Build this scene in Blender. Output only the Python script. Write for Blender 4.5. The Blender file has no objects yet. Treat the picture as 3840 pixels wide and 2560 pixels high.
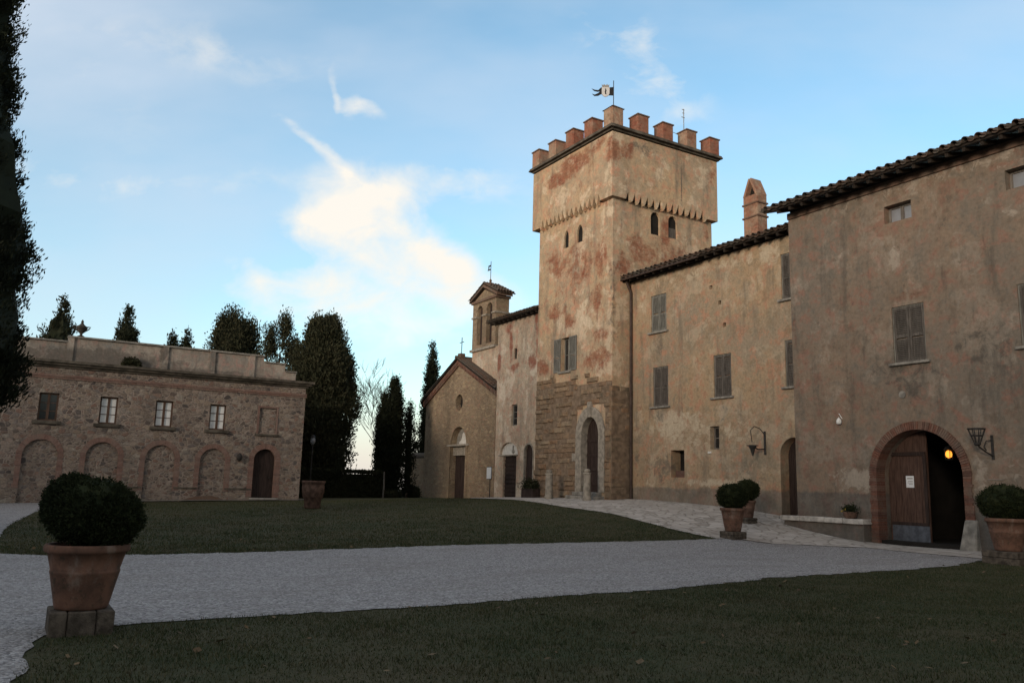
import bpy, bmesh, math, random
import numpy as np
from mathutils import Vector, Matrix
random.seed(7)
S = bpy.context.scene
COL = S.collection
R = math.radians
PI = math.pi

# ------------------------------------------------------------------ terrain
CP = np.array([(0,0,0),(-6,-4,0),(8,4,0),(5,10,0),(0.8,10.5,0),(15,5,0),(20,14,.0),(25,16,.07),(25,13,.12),(25,18,.09),
 (24.5,21.4,.5),(27.5,14.8,.1),(27.5,17.5,.1),(31,16,.12),(25.7,22.3,.8),(25.7,27.6,1.1),(25.7,31,1.18),(24.4,31.4,1.1),(24.4,37.8,1.06),(24.8,42,.98),(25.4,48,.77),
 (25.4,54,.72),(13.5,44,.62),(0,44,.3),(7,44,.5),(-15,44,.1),(-20,25,0),(5,18,0.0),(-3,16,0),(14,18,0.03),(20,20,.12),
 (-30,-10,0),(40,-10,0),(45,25,.8),(45,50,.8),(18,62,.5),(0,62,.3),(40,65,.6),(-30,60,0)], float)
def _U(r2): return 0.5*r2*np.log(np.maximum(r2, 1e-9))
_n = len(CP)
_A = np.zeros((_n+3, _n+3))
_A[:_n,:_n] = _U(((CP[:,None,:2]-CP[None,:,:2])**2).sum(2)) + np.eye(_n)*2.0
_A[:_n,_n] = 1; _A[:_n,_n+1:] = CP[:,:2]; _A[_n,:_n] = 1; _A[_n+1:,:_n] = CP[:,:2].T
_W = np.linalg.solve(_A, np.concatenate([CP[:,2],[0,0,0]]))
def H(x, y):
    x = np.asarray(x, float); y = np.asarray(y, float)
    xc = np.clip(x, -30, 45); yc = np.clip(y, -10, 65)
    r2 = (xc[...,None]-CP[:,0])**2 + (yc[...,None]-CP[:,1])**2
    z = (_U(r2)*_W[:_n]).sum(-1) + _W[_n] + _W[_n+1]*xc + _W[_n+2]*yc
    return z - np.minimum(np.hypot(x-xc, y-yc)*.06, 25)
def hz(x, y): return float(H(x, y))

# ------------------------------------------------------------------ mesh builder
class MB:
    def __init__(s): s.v = []; s.f = []
    def add(s, vs, fs):
        n = len(s.v); s.v += [tuple(p) for p in vs]; s.f += [tuple(i+n for i in f) for f in fs]; return s
    def hexa(s, p):   # 8 corners: bottom loop then top loop
        return s.add(p, [(0,3,2,1),(4,5,6,7),(0,1,5,4),(1,2,6,5),(2,3,7,6),(3,0,4,7)])
    def box(s, x0,x1,y0,y1,z0,z1):
        return s.hexa([(x0,y0,z0),(x1,y0,z0),(x1,y1,z0),(x0,y1,z0),(x0,y0,z1),(x1,y0,z1),(x1,y1,z1),(x0,y1,z1)])
    def fbox(s, F, a0,a1,z0,z1,d0,d1):
        return s.hexa([F(a0,z0,d0),F(a1,z0,d0),F(a1,z0,d1),F(a0,z0,d1),F(a0,z1,d0),F(a1,z1,d0),F(a1,z1,d1),F(a0,z1,d1)])
    def prism(s, F, poly, d0, d1):
        n = len(poly)
        vs = [F(a,z,d0) for a,z in poly]+[F(a,z,d1) for a,z in poly]
        fs = [tuple(range(n)), tuple(range(2*n-1,n-1,-1))]+[(i,(i+1)%n,n+(i+1)%n,n+i) for i in range(n)]
        return s.add(vs, fs)
    def band(s, F, outer, inner, d0, d1):   # open strip between two polylines
        n = len(outer)
        vs = [F(*p,d0) for p in outer]+[F(*p,d0) for p in inner]+[F(*p,d1) for p in outer]+[F(*p,d1) for p in inner]
        fs = []
        for i in range(n-1):
            a,b,c,d = i,i+1,n+i+1,n+i
            fs += [(a,b,c,d),(2*n+d,2*n+c,2*n+b,2*n+a),(a,2*n+a,2*n+b,b),(d,c,2*n+c,2*n+d)]
        fs += [(0,n,3*n,2*n),(n-1,3*n-1,4*n-1,2*n-1)]
        return s.add(vs, fs)
    def tube(s, pts, rad, k=8, caps=True):
        pts = [Vector(p) for p in pts]; n = len(pts)
        rad = rad if hasattr(rad,'__len__') else [rad]*n
        vs = []; ref = None
        for i,p in enumerate(pts):
            t = (pts[min(i+1,n-1)]-pts[max(i-1,0)]).normalized()
            if ref is None or abs(ref.dot(t)) > .95: ref = Vector((0,0,1)) if abs(t.z) < .9 else Vector((1,0,0))
            u = t.cross(ref).normalized(); w = u.cross(t).normalized(); ref = w
            for j in range(k):
                a = 2*PI*j/k; vs.append(p+(u*math.cos(a)+w*math.sin(a))*rad[i])
        fs = [(i*k+j,i*k+(j+1)%k,(i+1)*k+(j+1)%k,(i+1)*k+j) for i in range(n-1) for j in range(k)]
        if caps: fs += [tuple(range(k-1,-1,-1)), tuple(range((n-1)*k,n*k))]
        return s.add(vs, fs)
    def lathe(s, prof, c, k=28, wob=0, sy=1):   # prof: [(r,z)] bottom to top, closed with fans
        cx,cy,cz = c; vs = []; n = len(prof)
        for r,z in prof:
            for j in range(k):
                a = 2*PI*j/k; q = 1+wob*math.sin(3*a+z*4)
                vs.append((cx+r*q*math.cos(a), cy+r*q*sy*math.sin(a), cz+z))
        fs = [(i*k+j,i*k+(j+1)%k,(i+1)*k+(j+1)%k,(i+1)*k+j) for i in range(n-1) for j in range(k)]
        fs += [tuple(range(k-1,-1,-1)), tuple(range((n-1)*k,n*k))]
        return s.add(vs, fs)

def FX(c):   return lambda a,z,d: (c-d, a, z)      # a face looking towards -X, a runs along Y
def FY(c):   return lambda a,z,d: (a, c-d, z)      # a face looking towards -Y, a runs along X

def arch(c, hw, z0, zs, rise=None, n=14, pointed=False):
    """outline of an arched opening, from bottom left up and over"""
    rise = hw if rise is None else rise
    if pointed:
        top = [(c-hw+hw*(1-math.cos(t*PI/2*.8))/(1-math.cos(PI/2*.8)), zs+rise*math.sin(t*PI/2*.8)/math.sin(PI/2*.8)) for t in [i/6 for i in range(7)]]
        top = top+[(2*c-a,z) for a,z in reversed(top[:-1])]
    else:
        top = [(c-hw*math.cos(PI*i/n), zs+rise*math.sin(PI*i/n)) for i in range(n+1)]
    return [(c-hw,z0)]+top+[(c+hw,z0)]
def rect(a0,a1,z0,z1): return [(a0,z0),(a0,z1),(a1,z1),(a1,z0)]

WL = {}
def tag(o, label=None, cat=None, group=None, kind=None):
    if label: o['label'] = label
    if cat: o['category'] = cat
    if group: o['group'] = group
    if kind: o['kind'] = kind
    return o
def thing(name, label, cat, loc=(0,0,0), group=None, kind=None):
    o = bpy.data.objects.new(name, None); COL.objects.link(o); o.location = loc; o.empty_display_size = .3
    WL[o] = Vector(loc); return tag(o, label, cat, group, kind)
def fix_normals(me):
    bm = bmesh.new(); bm.from_mesh(me); bmesh.ops.recalc_face_normals(bm, faces=bm.faces); bm.to_mesh(me); bm.free()
def link_mesh(name, me, mat, parent=None, smooth=False, loc=None):
    """mesh vertices are in world metres; give the object an origin of its own"""
    n = len(me.vertices); co = np.empty(n*3, np.float32); me.vertices.foreach_get('co', co); co = co.reshape(-1,3)
    lo, hi = co.min(0), co.max(0)
    org = Vector(loc) if loc is not None else Vector(((lo[0]+hi[0])/2,(lo[1]+hi[1])/2,lo[2]))
    co = co-np.array(org, np.float32); me.vertices.foreach_set('co', co.ravel()); me.update()
    o = bpy.data.objects.new(name, me); COL.objects.link(o)
    if mat:
        me.materials.clear(); me.materials.append(mat)
    o.location = org-(WL[parent] if parent else Vector())
    if parent: o.parent = parent
    WL[o] = org
    if smooth: me.polygons.foreach_set('use_smooth', [True]*len(me.polygons))
    return o
def obj(name, mb, mat, parent=None, smooth=False, fix=True, label=None):
    me = bpy.data.meshes.new(name); me.from_pydata([tuple(p) for p in mb.v], [], mb.f)
    if fix: fix_normals(me)
    o = link_mesh(name, me, mat, parent, smooth)
    if label: o['label'] = label
    return o
def bevel(o, w=.02, seg=1):
    m = o.modifiers.new('bevel','BEVEL'); m.width = w; m.segments = seg; m.limit_method = 'ANGLE'; m.angle_limit = R(40); return o
def solid_cut(name, mb, cutters, mat, parent):
    """one solid with the openings cut out of it"""
    def tmp(b):
        me = bpy.data.meshes.new('tmp'); me.from_pydata([tuple(p) for p in b.v], [], b.f); fix_normals(me)
        o = bpy.data.objects.new('tmp', me); COL.objects.link(o); return o
    a = tmp(mb); ts = []
    for c in cutters:
        t = tmp(c); ts.append(t); m = a.modifiers.new('b','BOOLEAN'); m.operation = 'DIFFERENCE'; m.solver = 'EXACT'; m.object = t
    bpy.context.view_layer.update()
    dg = bpy.context.evaluated_depsgraph_get()
    me = bpy.data.meshes.new_from_object(a.evaluated_get(dg)); me.name = name
    for t in ts+[a]: 
        d = t.data; bpy.data.objects.remove(t); bpy.data.meshes.remove(d)
    return link_mesh(name, me, mat, parent)
def quads(name, P, mat, parent=None, loc=None, nv=4, tris=False):
    """P: (n, nv, 3) array of loose faces"""
    n = len(P); me = bpy.data.meshes.new(name)
    me.vertices.add(n*nv); me.vertices.foreach_set('co', P.reshape(-1).astype(np.float32))
    me.loops.add(n*nv); me.loops.foreach_set('vertex_index', np.arange(n*nv, dtype=np.int32))
    me.polygons.add(n); me.polygons.foreach_set('loop_start', np.arange(0,n*nv,nv,dtype=np.int32))
    me.polygons.foreach_set('loop_total', np.full(n,nv,dtype=np.int32))
    me.update(calc_edges=True)
    return link_mesh(name, me, mat, parent, loc=loc)

# ------------------------------------------------------------------ materials
class NT:
    def __init__(s, name):
        s.m = bpy.data.materials.new(name); s.m.use_nodes = True; s.t = s.m.node_tree; s.t.nodes.clear()
        s.out = s.t.nodes.new('ShaderNodeOutputMaterial'); s.p = s.n('ShaderNodeBsdfPrincipled')
        s.l(s.p.outputs[0], s.out.inputs[0]); s.p.inputs['Specular IOR Level'].default_value = .2
    def n(s, t, **k):
        o = s.t.nodes.new(t)
        for a,b in k.items(): setattr(o, a, b)
        return o
    def l(s, a, b): s.t.links.new(a, b)
    def inp(s, sock, v):
        if hasattr(v, 'is_linked') or hasattr(v, 'links'): s.l(v, sock)
        else: sock.default_value = v
    def pos(s): return s.n('ShaderNodeNewGeometry').outputs['Position']
    def island(s): return s.n('ShaderNodeNewGeometry').outputs['Random Per Island']
    def scale(s, vec, sc):
        m = s.n('ShaderNodeVectorMath', operation='MULTIPLY'); s.l(vec, m.inputs[0]); m.inputs[1].default_value = sc; return m.outputs[0]
    def noise(s, vec, scale, detail=4, rough=.6, dist=0, out=0):
        o = s.n('ShaderNodeTexNoise'); s.l(vec, o.inputs['Vector']); o.inputs['Scale'].default_value = scale
        o.inputs['Detail'].default_value = detail; o.inputs['Roughness'].default_value = rough; o.inputs['Distortion'].default_value = dist
        return o.outputs[out]
    def vor(s, vec, scale, feature='F1', rand=1):
        o = s.n('ShaderNodeTexVoronoi', feature=feature); s.l(vec, o.inputs['Vector']); o.inputs['Scale'].default_value = scale
        o.inputs['Randomness'].default_value = rand; return o
    def mr(s, v, a, b, c=0, d=1, smooth=True):
        o = s.n('ShaderNodeMapRange', interpolation_type='SMOOTHSTEP' if smooth else 'LINEAR'); s.l(v, o.inputs[0])
        for i,x in zip((1,2,3,4),(a,b,c,d)): o.inputs[i].default_value = x
        return o.outputs[0]
    def math(s, op, a, b=0, clamp=False):
        o = s.n('ShaderNodeMath', operation=op, use_clamp=clamp); s.inp(o.inputs[0], a); s.inp(o.inputs[1], b); return o.outputs[0]
    def mix(s, f, a, b, mode='MIX'):
        o = s.n('ShaderNodeMix', data_type='RGBA', blend_type=mode); s.inp(o.inputs[0], f)
        for i,v in ((6,a),(7,b)):
            if isinstance(v, (tuple,list)): o.inputs[i].default_value = tuple(v)[:3]+(1,)
            else: s.l(v, o.inputs[i])
        return o.outputs[2]
    def ramp(s, f, stops, interp='LINEAR'):
        o = s.n('ShaderNodeValToRGB'); s.l(f, o.inputs[0]); e = o.color_ramp.elements; o.color_ramp.interpolation = interp
        while len(e) < len(stops): e.new(.5)
        for x,(p,c) in zip(e, stops): x.position = p; x.color = tuple(c)[:3]+(1,)
        return o.outputs[0]
    def bump(s, h, strength=.5, dist=.02):
        o = s.n('ShaderNodeBump'); s.l(h, o.inputs['Height']); o.inputs['Strength'].default_value = strength; o.inputs['Distance'].default_value = dist
        s.l(o.outputs[0], s.p.inputs['Normal']); return o
    def fin(s, col, rough=.9):
        s.inp(s.p.inputs['Base Color'], tuple(col)[:3]+(1,) if isinstance(col,(tuple,list)) else col); s.inp(s.p.inputs['Roughness'], rough); return s.m
    def patches(s, P, items):
        """strongest of several soft ellipsoid spots at world places: (x,y,z, rx,ry,rz, weight)"""
        acc = None
        for (x,y,z,rx,ry,rz,w) in items:
            a = s.n('ShaderNodeVectorMath', operation='SUBTRACT'); s.l(P, a.inputs[0]); a.inputs[1].default_value = (x,y,z)
            b = s.n('ShaderNodeVectorMath', operation='DIVIDE'); s.l(a.outputs[0], b.inputs[0]); b.inputs[1].default_value = (rx,ry,rz)
            c = s.n('ShaderNodeVectorMath', operation='LENGTH'); s.l(b.outputs[0], c.inputs[0])
            v = s.mr(c.outputs['Value'], .2, 1.5, w, 0)
            acc = v if acc is None else s.math('MAXIMUM', acc, v)
        return acc

def simple(name, col, var=.25, scale=6, rough=.85, bump=.3, bd=.01, metallic=0):
    t = NT(name); P = t.pos(); n = t.noise(P, scale, 5)
    c = t.mix(t.mr(n,.3,.7), tuple(x*(1-var) for x in col), tuple(min(1,x*(1+var)) for x in col))
    t.p.inputs['Metallic'].default_value = metallic
    if bump: t.bump(t.noise(P, scale*4, 4), bump, bd)
    return t.fin(c, rough)

def plaster(name, A, B, light, dark, red, reds=(), lights=(), darks=(), redbias=0.0, rubble=(), floor=None, stain=.55, lk=.6):
    t = NT(name); P = t.pos()
    big = t.noise(P, .28, 6, .62); mid = t.noise(P, 1.3, 7, .68); fine = t.noise(P, 9, 6, .72)
    hue = t.noise(t.scale(P,(1.07,.93,1.0)), 2.6, 6, .66, .3)
    streak = t.noise(t.scale(P,(1,1,.16)), 1.6, 6, .64)
    c = t.mix(t.mr(big,.36,.64), A, B)
    # patches gone rosy, and patches gone grey-green with lichen
    c = t.mix(t.math('MULTIPLY', t.mr(hue,.50,.63), .75), c, (A[0]*1.10,A[1]*.80,A[2]*.82))
    c = t.mix(t.math('MULTIPLY', t.mr(hue,.48,.34), .60), c, (A[0]*.62,A[1]*.76,A[2]*.88))
    c = t.mix(t.math('MULTIPLY', t.mr(t.noise(P,.75,9,.66,.4),.53,.585), lk), c, light)
    c = t.mix(t.math('MULTIPLY', t.mr(mid,.56,.68), .4), c, light)
    c = t.mix(t.math('MULTIPLY', t.mr(mid,.46,.33), .55), c, tuple(x*.62 for x in A))
    # thin grey weathering and vertical water streaks
    c = t.mix(t.math('MULTIPLY', t.mr(streak,.5,.70), stain), c, dark)
    blot = t.noise(P, 3.4, 6, .72)
    c = t.mix(t.math('MULTIPLY', t.mr(blot,.52,.66), .55), c, tuple(x*.60 for x in A))
    pit = t.mr(t.noise(P, 5.5, 4, .65, .8), .63, .72)
    c = t.mix(t.math('MULTIPLY', pit, .45), c, dark)
    n1 = t.math('MULTIPLY', t.math('SUBTRACT', t.noise(P, .9, 8, .70), .5), 3.0)
    warp2 = t.math('MULTIPLY', t.math('SUBTRACT', t.noise(P, 2.2, 7, .72, .6), .5), 2.6)
    warp = t.math('ADD', n1, t.math('MULTIPLY', warp2, .45))
    hgt = t.math('ADD', fine, t.math('MULTIPLY', mid, 2.0))
    if rubble:
        s = t.patches(P, rubble); k = t.mr(t.math('ADD', s, warp2), .45, .8)
        v = t.vor(t.scale(P,(3.6,3.6,5.4)), 1.1); vd = t.vor(t.scale(P,(3.6,3.6,5.4)), 1.1, 'DISTANCE_TO_EDGE')
        sep = t.n('ShaderNodeSeparateColor'); t.l(v.outputs['Color'], sep.inputs[0])
        sc = t.ramp(sep.outputs[0], [(0,tuple(x*.8 for x in A)),(1,light)])
        sc = t.mix(t.math('MULTIPLY', t.mr(vd.outputs['Distance'],.09,.02), .5), sc, tuple(x*.55 for x in A))
        c = t.mix(t.math('MULTIPLY',k,.7), c, sc)
    if lights:
        s = t.patches(P, lights); c = t.mix(t.math('MULTIPLY', t.mr(t.math('ADD', s, warp2), .35, .75), .8), c, light)
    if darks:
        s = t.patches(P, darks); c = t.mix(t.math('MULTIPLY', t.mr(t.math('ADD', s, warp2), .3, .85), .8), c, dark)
    if reds or redbias:
        s = t.patches(P, reds) if reds else 0.0
        s = t.math('ADD', t.math('ADD', s, warp), redbias)
        k = t.math('MULTIPLY', t.mr(s, .22, .88), t.mr(blot,.32,.54,.4,1))
        row = t.noise(t.scale(P,(2.5,2.5,14)), 1.0, 4, .6)
        rc = t.mix(t.mr(row,.35,.65), tuple(x*.60 for x in red), tuple(min(1,x*1.12) for x in red))
        rc = t.mix(t.math('MULTIPLY', t.mr(hue,.40,.62), .6), rc, (red[0]*.9,red[1]*1.5,red[2]*1.5))
        c = t.mix(t.math('MULTIPLY',k,.88), c, rc)
        hgt = t.math('SUBTRACT', hgt, t.math('MULTIPLY', k, 1.5))
    if floor:     # a grey cement plinth band, its top edge broken
        z0, wdt, colr = floor
        sepz = t.n('ShaderNodeSeparateXYZ'); t.l(P, sepz.inputs[0])
        zz = t.math('ADD', sepz.outputs[2], t.math('MULTIPLY', t.math('SUBTRACT', t.noise(P,1.4,5),.5), wdt))
        c = t.mix(t.mr(zz, z0-.06, z0+.08, .62, 0), c, t.mix(t.mr(mid,.35,.65), tuple(x*.6 for x in colr), colr))
    c = t.mix(.28, c, t.mix(t.mr(fine,.3,.7), (.45,.45,.45), (1.4,1.4,1.4)), 'MULTIPLY')
    t.bump(hgt, .5, .02)
    return t.fin(c, .95)

def rubble_stone(name, cols, mortar, sc=(4.2,4.2,6.2), red=None):
    t = NT(name); P = t.pos()
    w = t.n('ShaderNodeVectorMath', operation='ADD'); t.l(t.scale(P,sc), w.inputs[0])
    t.l(t.scale(t.noise(P,5,3,out=1),(.55,.55,.55)), w.inputs[1]); V = w.outputs[0]
    a = t.vor(V, .8); e = t.vor(V, .8, 'DISTANCE_TO_EDGE')
    sp = t.n('ShaderNodeSeparateColor'); t.l(a.outputs['Color'], sp.inputs[0])
    k = len(cols)
    c = t.ramp(sp.outputs[0], [(i/(k-1),x) for i,x in enumerate(cols)])
    a2 = t.vor(t.scale(V,(1.0,1.0,1.25)), 1.75); e2 = t.vor(t.scale(V,(1.0,1.0,1.25)), 1.75, 'DISTANCE_TO_EDGE'); sp2 = t.n('ShaderNodeSeparateColor'); t.l(a2.outputs['Color'], sp2.inputs[0])
    small = t.mr(sp.outputs[1], .52, .56)
    c = t.mix(small, c, t.ramp(sp2.outputs[0], [(i/(k-1),x) for i,x in enumerate(cols)]))
    c = t.mix(t.mr(t.noise(P,14,4,.7),.3,.7), t.mix(.5,c,(.05,.045,.04)), c)
    big = t.noise(P,.5,5)
    jo = t.math('MULTIPLY', t.mr(e.outputs['Distance'], .02, .11), t.math('MAXIMUM', t.mr(e2.outputs['Distance'], .02, .10), t.math('SUBTRACT', 1.0, small)))
    c = t.mix(jo, t.mix(t.mr(big,.35,.65), tuple(x*.7 for x in mortar), mortar), c)
    # mortar smeared over the stones in places
    c = t.mix(t.math('MULTIPLY', t.mr(t.noise(P,1.9,6,.7),.52,.66), .6), c, mortar)
    c = t.mix(t.math('MULTIPLY', t.mr(t.noise(t.scale(P,(1,1,.25)),.7,5,.6),.5,.7), .5), c, tuple(x*.45 for x in mortar))
    h = t.math('ADD', jo, t.math('MULTIPLY', t.noise(P,16,4), .6)); t.bump(h, .8, .04)
    return t.fin(c, .95)

def islandmat(name, cols, rough=.9, noise=8, bump=.4, bd=.015, weather=None, wk=.5):
    t = NT(name); P = t.pos(); k = len(cols)
    c = t.ramp(t.island(), [(i/(k-1),x) for i,x in enumerate(cols)])
    n = t.noise(P, noise, 5, .7)
    c = t.mix(.6, c, t.mix(t.mr(n,.3,.7), (.6,.6,.6), (1.25,1.25,1.25)), 'MULTIPLY')
    if weather: c = t.mix(t.math('MULTIPLY', t.mr(t.noise(P,1.1,6,.68),.48,.66), wk), c, weather)
    if bump: t.bump(n, bump, bd)
    return t.fin(c, rough)

def leafmat(name, cols, trans=.15):
    t = NT(name); P = t.pos(); k = len(cols)
    c = t.ramp(t.island(), [(i/(k-1),x) for i,x in enumerate(cols)])
    c = t.mix(t.math('MULTIPLY', t.mr(t.noise(P,1.2,4),.4,.65), .55), c, cols[-1])
    t.p.inputs['Specular IOR Level'].default_value = .12
    m = t.fin(c, .8)
    tr = t.n('ShaderNodeBsdfTranslucent'); t.l(c, tr.inputs[0]); mx = t.n('ShaderNodeMixShader'); mx.inputs[0].default_value = trans
    t.l(t.p.outputs[0], mx.inputs[1]); t.l(tr.outputs[0], mx.inputs[2]); t.l(mx.outputs[0], t.out.inputs[0])
    return m

def wood(name, col, plank=0, axis='Y'):
    t = NT(name); P = t.pos()
    n = t.noise(t.scale(P,(9,9,.9)), 2.2, 6, .65); m = t.noise(P, 1.5, 5)
    c = t.mix(t.mr(n,.32,.68), tuple(x*.6 for x in col), tuple(x*1.3 for x in col))
    c = t.mix(t.math('MULTIPLY', t.mr(m,.5,.7),.4), c, tuple(x*.45 for x in col))
    t.bump(n,.4,.006); return t.fin(c,.8)

# ------------------------------------------------------------------ palette
GREY = (.20,.185,.165)
M = {}
M['tower'] = plaster('tower_plaster', (.46,.33,.205), (.38,.29,.20), (.60,.49,.36), (.115,.10,.085), (.27,.088,.05),
  reds=[(24.4,35.9,18.3,.5,1.4,.55,1.1),(24.4,34.2,18.75,.5,1.8,.65,1.1),(24.4,32.3,19.1,.5,.9,.45,.8),(24.4,31.3,18.5,.6,.45,.9,.9),(25.2,31.1,18.6,.7,.5,.6,.7),
        (24.5,34.4,13.2,.5,2.6,1.6,.62),(24.5,33.4,11.4,.5,1.6,1.8,.35),(24.4,34.6,18.5,.5,2.6,.9,.5),(27.6,31.4,13.6,2.2,.5,1.3,.5),(24.5,34.2,13.6,.5,1.4,.7,.5),(24.5,36.6,13.7,.5,.8,.8,.75),(24.5,32.4,13.0,.5,.8,1.3,.8),(24.5,36.3,11.0,.5,.9,.5,.8),(24.5,32.6,11.2,.5,.5,1.0,.7),
        (24.5,34.9,10.2,.5,.5,.5,.8),(24.5,37.6,8.0,.5,.9,.6,.8),(24.5,32.6,7.9,.5,1.4,.7,.8),(24.5,32.2,9.2,.5,.7,.4,.7),
        (26.2,31.4,13.6,.9,.5,.8,.85),(28.1,31.4,14.7,.5,.5,.9,.95),(28.4,31.4,13.3,1.1,.5,.6,.8),(30.9,31.4,15.2,.25,.5,.4,.8),(25.3,31.4,12.5,.6,.5,1.0,.7),
        (31.2,31.2,18.6,.4,.5,.8,.5)],
  lights=[(24.4,31.6,15.35,.4,.4,.45,.9),(24.5,34.6,15.6,.4,.5,.25,.7),(24.5,33.6,10.4,.4,1.0,1.3,.6),(24.4,33.7,18.4,.4,.6,.5,.6),(24.4,36.5,17.3,.4,1.2,.6,.5)],
  darks=[(26.2,31.2,18.9,.9,.4,.5,.6),(24.6,31.4,11.0,.2,.35,4,.5),(28.9,31.2,17.6,.06,.4,1.2,.8),(24.5,36.0,11.2,.4,1.0,.4,.5)])
M['annex'] = plaster('annex_plaster', (.42,.32,.235), (.48,.39,.29), (.60,.52,.42), (.14,.12,.10), (.29,.085,.055),
  reds=[(24.8,41.6,10.9,.4,.45,.35,1),(24.8,41.35,9.9,.4,.22,1.0,1.1),(24.8,42.7,9.0,.4,.28,1.1,.95),(24.8,39.0,8.5,.4,.5,.55,.9),(24.8,38.6,10.8,.4,.22,.8,.8),
        (24.8,40.9,8.45,.4,.5,.3,.8),(24.8,40.8,9.3,.4,.35,.6,.5),(24.8,38.5,9.4,.4,.2,.9,.7),(24.8,39.8,11.0,.4,.5,.3,.55)],
  lights=[(24.8,42.2,7.0,.4,.6,1.0,.7),(24.8,42.4,5.0,.4,.4,1.2,.5),(24.8,38.9,8.0,.4,.4,.3,.7)], stain=.4)
M['middle'] = plaster('middle_plaster', (.37,.265,.165), (.29,.23,.165), (.48,.40,.295), (.125,.11,.09), (.24,.09,.058),
  reds=[(25.65,30.6,5.6,.4,.6,.5,.7),(25.65,29.6,4.2,.4,.25,.9,.6),(25.65,24.2,7.6,.4,.5,.25,.7),(25.65,30.9,6.4,.4,.35,.5,.6),(25.65,23.6,11.3,.4,.3,.2,.6)],
  lights=[(25.65,26,11.3,.4,6,.45,.5),(25.65,28.4,4.6,.4,2.0,.7,.8),(25.65,25.3,5.0,.4,.5,.6,.7),(25.65,25.6,2.0,.4,2.0,.22,.8),(25.65,29.9,2.0,.4,.6,.3,.5),(25.65,22.6,11.3,.4,.8,.6,.7),(25.65,30.5,10.6,.4,.5,.9,.6),(25.65,25.0,4.2,.4,.3,.5,.7)],
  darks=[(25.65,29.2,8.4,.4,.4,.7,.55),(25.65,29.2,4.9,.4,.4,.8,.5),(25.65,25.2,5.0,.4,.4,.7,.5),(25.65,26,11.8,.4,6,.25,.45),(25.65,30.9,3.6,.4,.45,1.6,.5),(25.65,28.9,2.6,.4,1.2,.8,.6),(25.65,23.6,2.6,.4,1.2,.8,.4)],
  rubble=[(25.65,27.4,4.2,.4,3.4,1.0,.9),(25.65,24.0,4.0,.4,1.6,.7,.8),(25.65,30.6,5.2,.4,.5,.7,.6),(25.65,22.9,11.4,.4,1.0,.4,.6)], floor=(1.75,.35,(.17,.16,.145)), lk=.36, redbias=-.5)
M['main'] = plaster('main_plaster', (.225,.168,.122), (.18,.15,.12), (.34,.29,.235), (.075,.068,.058), (.19,.078,.052),
  reds=[(25,16.3,8.2,.4,.95,.28,1),(25,12.4,8.3,.4,.6,.35,.9),(25,20.85,7.6,.4,.16,.9,.9),(25,16.6,5.2,.4,.35,.3,.7),(25,12.9,11.2,.4,.3,.5,.7),(25,20.8,3.6,.4,.15,1.2,.6)],
  lights=[(25,14.5,12.0,.4,7,.5,.45),(25,16.6,9.6,.4,.35,.5,.7),(25,18.4,2.2,.4,.9,.4,.9),(25,18.6,10.1,.4,.3,.2,.5),(25,14.1,2.3,.4,.3,.9,.6),(25,12.6,10.2,.4,.5,.3,.5)],
  darks=[(25,16.2,5.3,.4,.5,.9,.6),(25,12.1,5.3,.4,.5,.9,.6),(25,16.4,5.8,.4,1.4,.7,.6),(25,13.5,6.2,.4,1.6,1.2,.5)],
  rubble=[(25,18.5,2.1,.4,1.3,.5,.9),(25,13.0,2.4,.4,1.0,.5,.7),(25,17.0,9.9,.4,1.0,.5,.45)], floor=(1.72,.25,(.115,.112,.105)), lk=.24, redbias=-.5)
M['rusticated'] = islandmat('rusticated_sandstone', [(.24,.165,.105),(.28,.20,.13),(.20,.14,.09),(.25,.155,.095),(.175,.125,.085),(.30,.225,.15)], noise=5, bump=1.0, bd=.05, weather=(.10,.088,.066), wk=.75)
M['mortar'] = simple('old_lime_mortar', (.185,.135,.095), .35, 4, .95, .6, .02)
M['rubble'] = rubble_stone('rubble_wall_stone', [(.27,.20,.15),(.36,.29,.225),(.14,.11,.095),(.28,.175,.135),(.40,.35,.29),(.20,.17,.155),(.09,.075,.07)], (.34,.28,.235), sc=(5.0,5.0,7.6))
M['chapelstone'] = rubble_stone('chapel_stone', [(.33,.235,.145),(.40,.30,.19),(.26,.185,.12),(.36,.225,.15),(.31,.25,.17)], (.33,.255,.175), sc=(3.6,3.6,7.5))
M['brick'] = islandmat('old_brick', [(.14,.068,.05),(.18,.082,.056),(.11,.058,.045),(.17,.10,.075),(.19,.11,.08)], noise=12, weather=(.15,.12,.095), wk=.7)
M['palebrick'] = islandmat('faded_brick', [(.21,.122,.098),(.25,.155,.125),(.17,.105,.088),(.26,.18,.148)], noise=12, weather=(.23,.17,.14), wk=.6)
M['merlon'] = plaster('merlon_brick', (.31,.19,.125), (.29,.20,.14), (.42,.33,.24), (.12,.10,.085), (.27,.09,.055), redbias=.28, stain=.45)
M['merlonred'] = plaster('merlon_red_brick', (.28,.15,.10), (.26,.17,.12), (.40,.31,.23), (.12,.10,.085), (.27,.085,.052), redbias=.75, stain=.35)
M['brickdark'] = islandmat('weathered_brick', [(.13,.085,.062),(.16,.10,.072),(.10,.072,.058)], noise=12, weather=(.14,.12,.095), wk=.6)
M['stonetrim'] = simple('stone_trim', (.27,.24,.20), .3, 5, bump=.5, bd=.01)
M['greystone'] = simple('grey_stone', (.23,.215,.19), .35, 4, bump=.6, bd=.015)
M['mossstone'] = simple('weathered_cornice_stone', (.095,.082,.065), .45, 2.5, bump=.6, bd=.02)
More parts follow.
